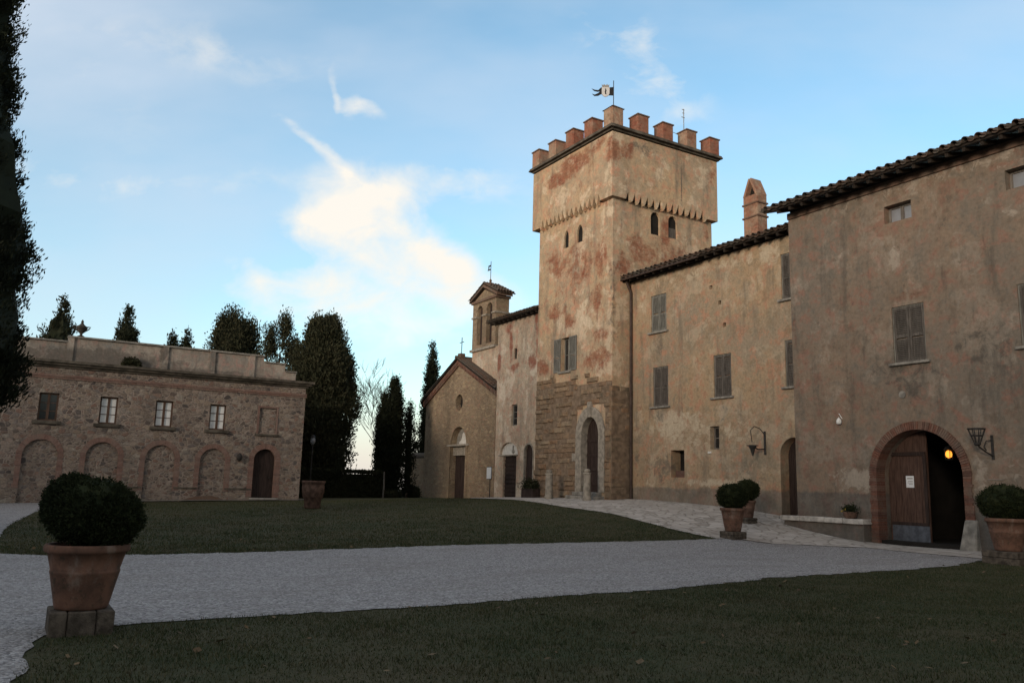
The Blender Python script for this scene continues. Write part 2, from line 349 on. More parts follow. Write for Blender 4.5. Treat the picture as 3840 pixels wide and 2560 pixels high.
M['parapet'] = plaster('parapet_plaster', (.35,.30,.25), (.29,.25,.21), (.42,.37,.31), (.13,.115,.10), (.26,.15,.11), darks=[(3,44.3,7.2,4.5,.6,.6,1.0),(9,44.3,7.0,4,.6,.25,.8),(6.3,44.3,7.6,.4,.6,.8,.7),(8.6,44.3,7.6,.4,.6,.8,.7)], stain=.85)
M['tile'] = islandmat('roof_tile', [(.10,.062,.045),(.14,.088,.062),(.075,.058,.045),(.12,.095,.075),(.09,.07,.055)], noise=9, weather=(.075,.073,.06), wk=.75)
M['timber'] = wood('eaves_timber', (.030,.023,.018))
M['doorwood'] = wood('door_wood', (.085,.050,.038))
M['doordark'] = wood('dark_door_wood', (.040,.027,.023))
M['greywood'] = wood('weathered_wood', (.17,.15,.13))
M['shutter'] = wood('shutter_paint', (.105,.092,.08))
M['shutterg'] = wood('shutter_grey_green_paint', (.17,.165,.145))
M['frame'] = wood('window_frame_wood', (.10,.062,.045))
M['iron'] = simple('wrought_iron', (.035,.032,.03), .3, 10, .6, .2)
M['pipe'] = simple('drainpipe_paint', (.06,.042,.035), .3, 5, .6, .1)
def terracotta():
    t = NT('terracotta'); P = t.pos(); n = t.noise(P,5,6,.65)
    c = t.mix(t.mr(n,.3,.7), (.115,.066,.048), (.225,.118,.080))
    c = t.mix(t.math('MULTIPLY', t.mr(t.noise(t.scale(P,(1,1,.45)),4.5,7,.72),.52,.68), .55), c, (.30,.235,.19))
    c = t.mix(t.math('MULTIPLY', t.mr(t.noise(P,9,6,.7),.52,.66), .6), c, (.055,.050,.036))
    t.bump(t.noise(P,22,5,.7), .5, .008); return t.fin(c, .92)
M['terracotta'] = terracotta()
M['terradark'] = simple('weathered_terracotta', (.13,.078,.058), .4, 6, .9, .5, .008)
M['paper'] = simple('paper', (.72,.73,.74), .03, 3, .8, 0)
M['whiteplastic'] = simple('white_enamel', (.7,.7,.68), .06, 8, .5, 0)
M['marble'] = simple('pale_marble', (.58,.56,.52), .12, 7, .6, .2)
M['zinc'] = simple('blue_grey_sheet', (.10,.11,.13), .3, 5, .5, .2, metallic=.2)
M['black'] = simple('black_cloth', (.02,.02,.022), .2, 8, .9, 0)
M['dark'] = simple('painted_interior_shade', (.018,.016,.014), .2, 2, 1, 0)  # near-black colour standing in for unlit insides
M['soil'] = simple('soil', (.05,.035,.025), .4, 20, 1, .5)
M['bark'] = simple('bark', (.10,.075,.055), .4, 8, .95, .9, .03)
M['greybark'] = simple('grey_bark', (.20,.175,.15), .3, 8, .95, .6, .02)
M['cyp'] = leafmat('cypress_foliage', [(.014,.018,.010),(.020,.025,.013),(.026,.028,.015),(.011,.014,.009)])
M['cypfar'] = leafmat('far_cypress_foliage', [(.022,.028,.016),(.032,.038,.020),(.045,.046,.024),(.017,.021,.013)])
M['conifer'] = leafmat('conifer_foliage', [(.032,.038,.021),(.046,.048,.026),(.062,.057,.031),(.024,.028,.017)])
M['box'] = leafmat('boxwood_foliage', [(.018,.026,.012),(.030,.040,.016),(.042,.048,.020),(.014,.020,.010)])
M['hedge'] = leafmat('hedge_foliage', [(.022,.028,.015),(.036,.042,.020),(.05,.045,.024),(.018,.022,.013)])
def glass(name, col, rough=.08):
    t = NT(name); t.p.inputs['Specular IOR Level'].default_value = .6
    return t.fin(t.mix(t.mr(t.noise(t.pos(),2.5,3),.3,.7), tuple(x*.8 for x in col), col), rough)
M['pane'] = glass('pale_window_glass', (.80,.80,.78), .35)  # pane colour itself is pale, nearly white
M['darkpane'] = glass('dark_window_glass', (.02,.021,.023), .12)
M['midpane'] = glass('grey_window_glass', (.24,.25,.27), .3)

def ground_mat(name, A, B, C, sc, bumpd):
    t = NT(name); P = t.pos(); n1 = t.noise(P,.45,6,.65); n2 = t.noise(P,3,6,.7); n3 = t.noise(P,sc,4,.7)
    c = t.mix(t.mr(n1,.35,.65), A, B); c = t.mix(t.math('MULTIPLY',t.mr(n2,.48,.68),.7), c, C)
    c = t.mix(.6, c, t.mix(t.mr(n3,.3,.7),(.5,.5,.5),(1.35,1.35,1.35)), 'MULTIPLY')
    t.bump(t.math('ADD',n3,n2), .8, bumpd); return t.fin(c, 1)
M['lawn'] = ground_mat('winter_lawn', (.044,.054,.026), (.072,.066,.037), (.090,.076,.046), 26, .03)
def grassmat():
    t = NT('grass_blades'); P = t.pos()
    c = t.ramp(t.island(), [(0,(.030,.046,.020)),(.35,(.046,.060,.026)),(.7,(.075,.075,.038)),(1,(.125,.108,.062))])
    c = t.mix(t.math('MULTIPLY', t.mr(t.noise(P,.7,6,.7),.48,.64), .45), c, (.085,.074,.044))
    c = t.mix(t.math('MULTIPLY', t.mr(t.noise(P,2.3,6,.7),.5,.64), .65), c, (.030,.044,.022))
    t.p.inputs['Specular IOR Level'].default_value = .1
    return t.fin(c, .85)
M['grass'] = grassmat()
def gravel():
    t = NT('white_gravel'); P = t.pos(); v = t.vor(P, 34); v2 = t.vor(P, 15)
    sp = t.n('ShaderNodeSeparateColor'); t.l(v.outputs['Color'], sp.inputs[0])
    c = t.ramp(sp.outputs[0], [(0,(.15,.145,.148)),(.25,(.28,.27,.272)),(.7,(.385,.375,.378)),(1,(.56,.55,.55))])
    c = t.mix(t.math('MULTIPLY', t.mr(t.noise(t.scale(P,(.5,1.3,1)),.7,7,.7),.44,.66), .35), c, (.24,.22,.20))
    c = t.mix(t.math('MULTIPLY', t.mr(t.noise(P,6,5,.7),.5,.7), .4), c, (.22,.205,.19))
    h = t.math('ADD', v.outputs['Distance'], v2.outputs['Distance']); b = t.bump(h, .9, .03); b.invert = True
    return t.fin(c, .95)
M['gravel'] = gravel()
def paving():
    t = NT('stone_paving'); P = t.pos(); w = t.n('ShaderNodeVectorMath', operation='ADD'); t.l(t.scale(P,(3.4,2.4,0)), w.inputs[0])
    t.l(t.scale(t.noise(P,3,3,out=1),(.35,.35,0)), w.inputs[1])
    v = t.vor(w.outputs[0], .8); e = t.vor(w.outputs[0], .8, 'DISTANCE_TO_EDGE'); sp = t.n('ShaderNodeSeparateColor'); t.l(v.outputs['Color'], sp.inputs[0])
    c = t.ramp(sp.outputs[0], [(0,(.42,.385,.35)),(.5,(.50,.46,.42)),(1,(.58,.54,.50))])
    j = t.mr(e.outputs['Distance'], .02, .09); c = t.mix(t.math('ADD', t.math('MULTIPLY', j, .6), .4), (.22,.195,.165), c)
    c = t.mix(t.math('MULTIPLY', t.mr(t.noise(P,1.2,6,.7),.48,.68), .5), c, (.30,.265,.225))
    t.bump(t.math('ADD', j, t.math('MULTIPLY', t.noise(P,12,4), .5)), .9, .03); return t.fin(c, .9)
M['paving'] = paving()

# ------------------------------------------------------------------ ground
def sheet(name, poly, off, mat, step=.5, label=None, cat=None, jit=.0):
    bm = bmesh.new(); pts = []
    rnd = random.Random(3)
    for i,(x,y) in enumerate(poly):
        x2,y2 = poly[(i+1)%len(poly)]; L = math.hypot(x2-x,y2-y); n = max(1,int(L/.22)) if jit else 1
        for k in range(n):
            j = jit if k else 0
            pts.append((x+(x2-x)*k/n+rnd.uniform(-j,j), y+(y2-y)*k/n+rnd.uniform(-j,j)))
    f = bm.faces.new([bm.verts.new((x,y,0)) for x,y in pts])
    bmesh.ops.triangulate(bm, faces=[f])
    xs = [p[0] for p in pts]; ys = [p[1] for p in pts]
    for ax,a,b in ((0,min(xs),max(xs)),(1,min(ys),max(ys))):
        k = math.floor(a/step)*step+step
        while k < b:
            co = (k,0,0) if ax == 0 else (0,k,0); no = (1,0,0) if ax == 0 else (0,1,0)
            bmesh.ops.bisect_plane(bm, geom=bm.verts[:]+bm.edges[:]+bm.faces[:], plane_co=co, plane_no=no); k += step
    v = np.array([tuple(p.co) for p in bm.verts]); z = H(v[:,0],v[:,1])+off
    for p,q in zip(bm.verts, z): p.co.z = q
    bmesh.ops.recalc_face_normals(bm, faces=bm.faces)
    if sum(f.normal.z for f in bm.faces) < 0: bmesh.ops.reverse_faces(bm, faces=bm.faces)
    me = bpy.data.meshes.new(name); bm.to_mesh(me); bm.free()
    o = link_mesh(name, me, mat, None, smooth=True)
    return tag(o, label, cat, kind='structure')
gx = np.concatenate([[-3000,-1200,-500,-250,-120,-70,-45],np.arange(-30,45.1,.5),[60,90,140,250,500,1200,3000]])
gy = np.concatenate([[-1200,-400,-150,-60,-25],np.arange(-10,65.1,.5),[75,90,120,180,300,600,1200,3500]])
GX,GY = np.meshgrid(gx,gy,indexing='ij'); GZ = H(GX,GY)
nx,ny = GX.shape; idx = np.arange(nx*ny).reshape(nx,ny)
me = bpy.data.meshes.new('lawn'); me.from_pydata(np.stack([GX,GY,GZ],-1).reshape(-1,3).tolist(), [], np.stack([idx[:-1,:-1],idx[1:,:-1],idx[1:,1:],idx[:-1,1:]],-1).reshape(-1,4).tolist())
tag(link_mesh('lawn', me, M['lawn'], None, smooth=True, loc=(0,0,0)), 'dark winter lawn spreading over the courtyard ground', 'ground', kind='structure')

ROAD_NEAR = [(22.44,12.71),(19.7,12.07),(16.46,11.98),(13.47,11.9),(11.95,11.52),(9.66,11.05),(7.78,10.98),(5.59,10.68),(3.99,10.6),(2.38,10.6),(1.55,10.56),(1.18,10.45),(.54,10.12),(.42,9.74),(.36,8.83),(.22,8.0),(-.1,6),(-.6,0),(-1,-9)]
ROAD_FAR = [(-14,-9),(-14,22),(-6,21.5),(-2,20.9),(0.12,20.2),(.87,19.65),(2.71,19.4),(5.2,19.5),(9.87,20.0),(15.5,20.0),(19.9,20.05),(20.65,19.87),(20.75,19.3),(20.94,18.57),(23.1,16.8),(22.67,14.26)]
sheet('gravel_road', ROAD_NEAR+ROAD_FAR, .012, M['gravel'], label='pale gravel drive crossing the courtyard', cat='road', jit=.09)
RAMP = [(21.9,40.5),(21.6,35.4),(20.35,29.4),(20.46,26.3),(20.12,23.8),(19.95,21.8),(19.98,20.05),(20.65,19.87),(20.75,19.3),(20.94,18.57),(23.1,16.8),(22.67,14.26),(22.44,12.71),(22.6,12.0),(25.1,11.8),(25.1,20.9),(25.9,21.3),(25.9,31.6),(24.8,31.6),(24.8,43),(23.4,43)]
sheet('paved_ramp', RAMP, .022, M['paving'], label='worn stone paved ramp climbing along the buildings', cat='path', jit=.03)
sheet('gravel_path', [(-14,24.5),(-6,23.6),(-1,23.4),(.1,24.3),(.14,26.5),(.3,28.8),(.85,33),(1.3,36.5),(1.9,39.4),(3.2,41.2),(3.2,43.9),(-14,43.9)], .012, M['gravel'], label='pale gravel path beside the stone farmhouse', cat='path', jit=.05)
sheet('stone_kerb', [(3.2,42.9),(13.8,43.0),(13.8,43.9),(3.2,43.9)], .05, M['greystone'], label='narrow stone strip along the farmhouse wall foot', cat='pavement')

def blades(name, n, area, hgt, label, seed=1, wid=.006):
    rg = np.random.default_rng(seed); pts = []
    tot = 0
    while tot < n:
        p = area(rg, n*2); pts.append(p); tot += len(p)
    p = np.concatenate(pts)[:n]; z = H(p[:,0],p[:,1])
    clump = .5+.5*np.sin(p[:,0]*2.1+np.sin(p[:,1]*1.7)*1.3)*np.sin(p[:,1]*2.6+p[:,0]*.7)
    h = hgt*rg.uniform(.45,1.25,n)*(.65+.6*clump); a = rg.uniform(0,2*PI,n); w = wid*rg.uniform(.6,1.3,n)
    b = np.stack([p[:,0],p[:,1],z-.005],-1); s = np.stack([np.cos(a)*w,np.sin(a)*w,0*w],-1)
    la = rg.uniform(0,2*PI,n); ln = h*rg.uniform(.1,.9,n)
    t = b+np.stack([np.cos(la)*ln,np.sin(la)*ln,h],-1)
    o = quads(name, np.stack([b-s,b+s,t],1), M['grass'], None, loc=(0,0,0), nv=3)
    return tag(o, label, 'grass', kind='stuff')
rn = np.array(ROAD_NEAR[:17]); 
def near_edge(x): return np.interp(x, rn[::-1,0][4:], rn[::-1,1][4:])
def area_near(rg, n):
    x = rg.uniform(-.1,24,n); y = 3.4+rg.uniform(0,1,n)**.8*9.4
    k = (y < near_edge(x)+rg.uniform(-.25,.20,n)*rg.uniform(0,1,n)) & (x < 2.1*y+1)
    k &= x > np.interp(y,[6,8,8.83,9.74,10.2],[-.1,.22,.36,.42,.55])+rg.uniform(-.07,.12,n)
    k &= ~((x>.50)&(x<1.2)&(y>9.95)&(y<10.7))
    k &= rg.uniform(0,1,n) < np.clip(14/np.hypot(x,y),.35,1)
    return np.stack([x,y],-1)[k]
blades('near_grass', 150000, area_near, .04, 'short grass blades of the near lawn', 1)
rf = np.array(ROAD_FAR[3:12])
def area_far(rg, n):
    x = rg.uniform(0,21.5,n); y = 19.3+rg.uniform(0,1,n)**1.7*23
    xl = np.interp(y,[24,28.8,33,36.5,39.4,41.2],[.1,.3,.85,1.3,1.9,3.2]); xr = np.interp(y,[20,23.8,29.4,35.4,40],[20.0,20.2,20.4,21.6,21.8])
    k = (y > np.interp(x, rf[:,0], rf[:,1])-rg.uniform(-.2,.22,n)*rg.uniform(0,1,n)) & (x > xl-.05*(y>24)) & (x < xr+rg.uniform(-.1,.12,n)) & (y < 42.8)
    return np.stack([x,y],-1)[k]
blades('far_grass', 110000, area_far, .05, 'short grass blades of the far raised lawn', 2, .012)

# dead leaves lying about on the lawns
rgl = np.random.default_rng(77); pl_ = np.concatenate([area_near(rgl,4000)[:150], area_far(rgl,3000)[:160]])
nl_ = len(pl_); zl = H(pl_[:,0],pl_[:,1])+.035; al = rgl.uniform(0,2*PI,nl_); ll_ = rgl.uniform(.025,.055,nl_)
cl_ = np.stack([pl_[:,0],pl_[:,1],zl],-1); dl_ = np.stack([np.cos(al)*ll_,np.sin(al)*ll_,rgl.uniform(-.3,.5,nl_)*ll_],-1); sl__ = np.stack([-np.sin(al)*ll_*.5,np.cos(al)*ll_*.5,rgl.uniform(-.3,.5,nl_)*ll_],-1)
tag(quads('fallen_leaves', np.stack([cl_-dl_,cl_+sl__,cl_+dl_,cl_-sl__],1), islandmat('dead_leaf',[(.13,.085,.045),(.17,.12,.065),(.09,.06,.04),(.20,.155,.095)],noise=30,bump=0), None, loc=(0,0,0)), 'scattered dead brown leaves on the lawns', 'leaves', kind='stuff')

# ------------------------------------------------------------------ building pieces
def louvre(F, name, a0,a1,z0,z1, d, parent, mat, th=.045):
    m = MB(); st = .07
    m.fbox(F,a0,a0+st,z0,z1,d,d+th); m.fbox(F,a1-st,a1,z0,z1,d,d+th)
    zm = z0+(z1-z0)*.47
    for za,zb in ((z0,z0+.09),(zm-.04,zm+.04),(z1-.08,z1)): m.fbox(F,a0+st,a1-st,za,zb,d+.003,d+th-.003)
    z = z0+.10
    while z < z1-.12:
        if not (zm-.085 < z < zm+.04):
            m.hexa([F(a0+st,z,d+th-.006),F(a1-st,z,d+th-.006),F(a1-st,z+.012,d+th-.004),F(a0+st,z+.012,d+th-.004),
                    F(a0+st,z+.045,d+.005),F(a1-st,z+.045,d+.005),F(a1-st,z+.057,d+.007),F(a0+st,z+.057,d+.007)])
        z += .062
    return obj(name, m, mat, parent)
def shutter_window(F, a0,a1,z0,z1, parent, mat=None, rec=.10, sill=True, tilt=0):
    """closed louvred shutters standing in a shallow recess; returns the window part"""
    mat = mat or M['shutter']; fr = MB(); w = .045; d = -rec+.04
    fr.fbox(F,a0,a0+w,z0,z1,-rec-.02,d+.02); fr.fbox(F,a1-w,a1,z0,z1,-rec-.02,d+.02); fr.fbox(F,a0+w,a1-w,z1-w,z1,-rec-.02,d+.017)
    wnd = obj('window', fr, M['shutterg'], parent); mid = (a0+a1)/2
    louvre(F,'shutter',a0+w,mid-.006,z0+.02,z1-w,d-.03,wnd,mat); louvre(F,'shutter',mid+.006,a1-w,z0+.02,z1-w,d-.025,wnd,mat)
    if sill: bevel(obj('sill', MB().fbox(F,a0-.14,a1+.14,z0-.09,z0-.004,-.06,.13), M['greystone'], wnd), .012)
    return wnd
def casement(F, a0,a1,z0,z1, parent, pane, rec=.22, bars=2, leaves=2, fmat=None, sill=None):
    fr = MB(); w = .075; d = -rec
    fr.fbox(F,a0,a0+w,z0,z1,d,d+.07); fr.fbox(F,a1-w,a1,z0,z1,d,d+.07); fr.fbox(F,a0+w,a1-w,z0,z0+w,d,d+.067); fr.fbox(F,a0+w,a1-w,z1-w,z1,d,d+.067)
    if leaves == 2: c = (a0+a1)/2; fr.fbox(F,c-.055,c+.055,z0+w,z1-w,d,d+.08)
    for i in range(bars):
        zb = z0+w+(z1-z0-2*w)*(i+1)/(bars+1); fr.fbox(F,a0+w,a1-w,zb-.016,zb+.016,d+.005,d+.05)
    wnd = obj('window', fr, fmat or M['frame'], parent)
    obj('pane', MB().fbox(F,a0+w-.01,a1-w+.01,z0+w-.01,z1-w+.01,d+.015,d+.028), pane, wnd)
    if sill: bevel(obj('sill', MB().fbox(F,a0-.2,a1+.2,z0-.16,z0-.002,-.1,.12), sill, wnd), .015)
    return wnd
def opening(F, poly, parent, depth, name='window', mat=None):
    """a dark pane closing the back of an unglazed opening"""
    return obj(name, MB().prism(F, poly, -depth+.01, -depth+.03), mat or M['dark'], parent)  # default near-black colour paints the unlit inside
def plank_door(F, poly, d, parent, mat, planks=6, name='door', battens=(), studs=False):
    """door leaf of upright planks cut to an outline; slightly uneven fronts"""
    a0 = min(p[0] for p in poly); a1 = max(p[0] for p in poly); o = obj(name, MB().prism(F, poly, d-.06, d), mat, parent)
    z0 = min(p[1] for p in poly); z1 = max(p[1] for p in poly); sub = MB(); rg = random.Random(int(a0*10))
    w = (a1-a0)/planks
    for i in range(planks):
        x0 = a0+i*w+.008; x1 = a0+(i+1)*w-.008
        def top(x):
            zt = z0
            for (pa,pz),(qa,qz) in zip(poly, poly[1:]):
                if abs(qa-pa) > 1e-6 and min(pa,qa)-1e-6 <= x <= max(pa,qa)+1e-6: zt = max(zt, pz+(qz-pz)*(x-pa)/(qa-pa))
            return zt
        e = d+.008+rg.uniform(0,.012)
        t0,t1 = top(x0)-.01, top(x1)-.01
        sub.hexa([F(x0,z0+.01,d),F(x1,z0+.01,d),F(x1,z0+.01,e),F(x0,z0+.01,e),F(x0,t0,d),F(x1,t1,d),F(x1,t1,e),F(x0,t0,e)])
    obj('planks', sub, mat, o)
    for zb in battens: obj('batten', MB().fbox(F,a0+.03,a1-.03,zb,zb+.13,d+.02,d+.05), mat, o)
    return o
def voussoirs(F, c, hw, w, zs, rise, z0, d0, d1, name, mat, parent, brick=.075, jamb=True, rise_o=None):
    """arch ring and jambs of separate bricks"""
    m = MB(); rg = random.Random(int(c*100)); rise_o = rise_o or rise+w
    n = max(8,int(PI*(hw+w/2)/brick))
    P = lambda r,rr,t: (c-r*math.cos(t), zs+rr*math.sin(t))
    for i in range(n):
        t0 = PI*i/n+.004; t1 = PI*(i+1)/n-.004; e = d1+rg.uniform(-.008,.008)
        m.prism(F, [P(hw,rise,t0),P(hw+w,rise_o,t0),P(hw+w,rise_o,t1),P(hw,rise,t1)], d0, e)
    if jamb:
        z = z0
        while z < zs-.01:
            h = min(brick*rg.uniform(.95,1.1), zs-z)
            for s in (-1,1):
                ww = w*rg.choice((.9,1.0,1.06)); aa = sorted((c+s*hw, c+s*(hw+ww)))
                m.fbox(F,aa[0],aa[1],z+.004,z+h-.004,d0,d1+rg.uniform(-.008,.008))
            z += h
    return obj(name, m, mat, parent)
def coppi(parent, o, along, up, width, length, name='roof_tiles', sp=.235, r=.098, mat=None, seed=1, over=.0):
    """rows of half-round cover tiles over channel tiles, running up the slope from the eave line at o"""
    o = Vector(o); A = Vector(along).normalized(); U_ = Vector(up).normalized(); N = A.cross(U_).normalized()
    if N.z < 0: N = -N
    rg = random.Random(seed); m = MB(); k = 6; n = int(width/sp)
    def piece(a, s0, s1, r0, r1, conv, lift0, lift1):
        vs = []
        for s,rr,lf in ((s0,r0,lift0),(s1,r1,lift1)):
            for j in range(k+1):
                t = PI*j/k
                for q in (rr, rr-.014):
                    h = math.sin(t)*q if conv else -math.sin(t)*q*.7+.05
                    vs.append(o+A*(a-math.cos(t)*q)+U_*s+N*(h+lf))
        fs = []; B = 2*(k+1)
        for j in range(k):
            a0,a1 = 2*j,2*j+2
            fs += [(a0,a1,B+a1,B+a0),(a0+1,B+a0+1,B+a1+1,a1+1),(a0,a0+1,a1+1,a1),(B+a0,B+a1,B+a1+1,B+a0+1)]
        fs += [(0,B,B+1,1),(2*k,2*k+1,B+2*k+1,B+2*k)]
        m.add(vs, fs)
    for i in range(n):
        a = (i+.5)*width/n; s = rg.uniform(-.05,.05); lim = min(length, 1.8)
        while s < lim:
            e = min(s+.40, length); j = rg.uniform(-.012,.012); piece(a+j, s, e+.03, r*rg.uniform(.97,1.05), r*.84, True, .062+rg.uniform(0,.012), .04); s += .38
        if s < length: piece(a, s, length, r, r*.9, True, .05, .04)
        piece(a+width/n/2, rg.uniform(-.07,-.02), length, r*.95, r*.95, False, -.01, -.01)
    return obj(name, m, mat or M['tile'], parent, fix=False)
def slab(o, along, up, width, length, t, name, mat, parent):
    o = Vector(o); A = Vector(along).normalized()*width; U_ = Vector(up).normalized()*length; N = A.cross(U_).normalized()
    if N.z < 0: N = -N
    N = N*t
    return obj(name, MB().hexa([o-N,o+A-N,o+A+U_-N,o+U_-N,o,o+A,o+A+U_,o+U_]), mat, parent)
def rafters(o, along, out, width, length, parent, sp=.55, sec=(.10,.12), drop=.03):
    """rafter tails under an eave; o at the wall, out runs outward and down along the slope"""
    o = Vector(o); A = Vector(along).normalized(); O = Vector(out).normalized(); N = A.cross(O).normalized()
    if N.z < 0: N = -N
    m = MB(); n = int(width/sp)
    for i in range(n+1):
        p = o+A*(i*width/n); a = A*(sec[0]/2); q = O*length; z = N*sec[1]; t = N*drop
        m.hexa([p-a-z-t,p+a-z-t,p+a+q-z-t,p-a+q-z-t,p-a-t,p+a-t,p+a+q-t,p-a+q-t])
    pl = o+O*.02; W0 = A*width
    m.hexa([pl-N*.20-A*.06,pl+W0-N*.20+A*.06,pl+W0-N*.20+A*.06+O*.07,pl-N*.20-A*.06+O*.07,pl-N*.05-A*.06,pl+W0-N*.05+A*.06,pl+W0-N*.05+A*.06+O*.07,pl-N*.05-A*.06+O*.07])
    return obj('eaves_frame', m, M['timber'], parent)

# ------------------------------------------------------------------ the long main house (nearest, right)
F = FX(25.0)
bh = thing('main_house', 'large weathered ochre manor house with a brick arched gateway, nearest on the right', 'house', (25,10,0))
cut = [MB().prism(F, arch(16.17,1.495,-.3,2.3,n=24), -6.0, .5),
       MB().fbox(F,15.87,16.88,10.85,11.47,-.5,.5), MB().fbox(F,11.76,12.79,10.85,11.47,-.5,.5),
       MB().fbox(F,15.64,16.80,6.0,7.9,-.12,.5), MB().fbox(F,11.52,12.70,6.05,7.9,-.12,.5),
       MB().fbox(F,7.4,8.55,6.0,7.9,-.12,.5)]
solid_cut('wall', MB().box(25,37,-4,20.98,-1,12.33), cut, M['main'], bh)
shutter_window(F,15.64,16.80,6.0,7.9,bh); shutter_window(F,11.52,12.70,6.05,7.9,bh); shutter_window(F,7.4,8.55,6.0,7.9,bh)
for a0,a1 in ((15.87,16.88),(11.76,12.79)): casement(F,a0,a1,10.85,11.47,bh,M['midpane'],rec=.34,bars=0,fmat=M['greywood'])
voussoirs(F,16.17,1.48,.265,2.3,1.48,.05,-.42,.05,'arch_surround',M['brick'],bh)
bevel(obj('jamb_stone', MB().hexa([F(14.28,-.1,-.2),F(14.86,-.1,-.2),F(14.86,-.1,.30),F(14.28,-.1,.30),F(14.34,1.0,-.2),F(14.66,1.0,-.2),F(14.70,1.0,.12),F(14.34,1.0,.12)]), M['greystone'], bh), .04)
pl = arch(16.17,1.47,.06,2.3,n=24); half = [(16.24,.06)]+[p for p in pl if p[0] > 16.24]
half = [(16.24,.06),(16.24,3.74)]+[p for p in pl[1:-1] if p[0] > 16.28]+[(17.64,.06)]
dl = plank_door(F, half, -.62, bh, M['doorwood'], 6, name='door_leaf')
obj('rail', MB().fbox(F,16.27,17.55,2.98,3.10,-.61,-.55), M['doordark'], dl); obj('rail', MB().fbox(F,16.27,17.58,.72,.82,-.61,-.57), M['doordark'], dl)
obj('kick_plate', MB().fbox(F,16.26,17.57,.08,.72,-.615,-.585), M['zinc'], dl)
obj('stile', MB().fbox(F,16.25,16.36,.82,2.98,-.605,-.56), M['doordark'], dl)
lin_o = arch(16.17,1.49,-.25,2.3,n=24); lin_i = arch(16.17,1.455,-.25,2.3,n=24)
obj('passage_shade_lining', MB().band(F,lin_o,lin_i,-5.9,-.72), M['dark'], bh)  # near-black lining, floor and end paint the shade of the passage
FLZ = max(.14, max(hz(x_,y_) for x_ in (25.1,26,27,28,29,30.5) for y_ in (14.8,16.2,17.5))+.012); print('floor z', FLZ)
obj('passage_shade_floor', MB().fbox(F,14.72,17.62,-.2,FLZ,-5.89,-.03), M['dark'], bh)
obj('passage_shade_end', MB().prism(F,lin_i,-5.95,-5.9), M['dark'], bh)
# the other leaf swung back into the passage
obj('door_leaf', MB().box(25.8,27.05,14.78,14.84,.06,2.5), M['doordark'], bh, label='dark door leaf swung open against the passage side')
SL = R(17); up = (math.cos(SL),0,math.sin(SL)); ze = 12.36; xe = 24.12
slab((xe,-4,ze),(0,1,0),up,25.42,9,.06,'roof',M['timber'],bh)
rf_ = [c for c in bh.children if c.name.startswith('roof')][0]
coppi(rf_,(xe-.06,-4,ze+.02),(0,1,0),up,25.42,9.0,seed=4,sp=.37,r=.112)
rafters((25.0,-3.8,ze+math.tan(SL)*.88-.06),(0,1,0),(-math.cos(SL),0,-math.sin(SL)),24.6,.86,rf_)
obj('verge_tiles', MB().tube([(xe-.02,21.44,ze+.08),(xe+4,21.44,ze+.08+4*math.tan(SL))],[.1,.1],8), M['tile'], rf_)
obj('eaves_course', MB().fbox(F,-4,20.98,12.10,12.34,.0,.07), M['brickdark'], bh)
obj('corner_stones', MB().fbox(F,20.72,21.0,-.5,.9,.0,.035), M['main'], bh)
obj('wall_plate', MB().tube([(24.97,16.56,4.94),(25.05,16.56,4.94)],[.12,.12],14), M['greystone'], bh)
obj('cable', MB().tube([(24.985,13.95,2.2),(24.985,13.5,2.2)],.014,6), M['stonetrim'], bh)

# ------------------------------------------------------------------ the lower house between main house and tower
F = FX(25.65)
mh = thing('middle_house', 'lower ochre plastered house with louvred shutters between the tower and the main house', 'house', (25.65,26,.9))
win = [(28.74,29.82,9.0,10.78),(28.65,29.70,5.46,7.31),(24.74,25.76,5.60,7.42),(21.12,21.97,9.2,11.05),(21.05,21.9,5.72,7.55)]
cut = [MB().fbox(F,a,b,c,d,-.12,.5) for a,b,c,d in win]
cut += [MB().fbox(F,27.63,28.5,2.22,3.42,-.6,.5), MB().fbox(F,25.5,26.03,3.40,4.38,-.35,.5), MB().prism(F,arch(21.62,.66,.3,3.1,.66),-.55,.5)]
cut += [MB().fbox(F,a-.09,a+.09,z-.09,z+.09,-.3,.5) for a,z in ((25.85,10.46),(25.34,9.69),(25.08,8.67))]
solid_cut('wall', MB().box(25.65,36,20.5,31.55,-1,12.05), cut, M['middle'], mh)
for i,w in enumerate(win): shutter_window(F,*w,mh,mat=M['shutterg'] if i == 0 else M['shutter'])
opening(F, rect(27.63,28.5,2.22,3.42), mh, .6); obj('infill', MB().fbox(F,27.66,28.36,2.2,2.52,-.4,-.16), M['brick'], mh)
casement(F,25.5,26.03,3.40,4.38,mh,M['darkpane'],rec=.3,bars=1,leaves=1,fmat=M['greywood'])
plank_door(F, arch(21.62,.64,.75,3.1,.64), -.45, mh, M['doordark'], 5)
bevel(obj('sill', MB().fbox(F,25.95,26.15,3.22,3.32,-.02,.06), M['marble'], mh), .02)
bevel(obj('doorstep', MB().box(25.2,25.75,21.0,22.35,.35,.80), M['greystone'], mh), .03)
up2 = (math.cos(SL),0,math.sin(SL)); ze2 = 11.86; xe2 = 25.08
slab((xe2,20.9,ze2),(0,1,0),up2,10.72,8,.06,'roof',M['timber'],mh)
rf2 = [c for c in mh.children if c.name.startswith('roof')][0]
coppi(rf2,(xe2-.05,20.95,ze2+.02),(0,1,0),up2,10.65,8.0,seed=9,sp=.33,r=.105)
rafters((25.65,21.1,ze2+math.tan(SL)*.57-.06),(0,1,0),(-math.cos(SL),0,-math.sin(SL)),10.3,.55,rf2,drop=.015)
obj('drainpipe', MB().tube([(25.25,31.22,11.80),(25.35,31.2,11.55),(25.52,31.18,11.2),(25.53,31.18,1.0)],.065,8), M['pipe'], mh)
obj('gutter', MB().tube([(25.03,31.40,11.80),(25.03,26.0,11.79)],.05,8), M['pipe'], mh)
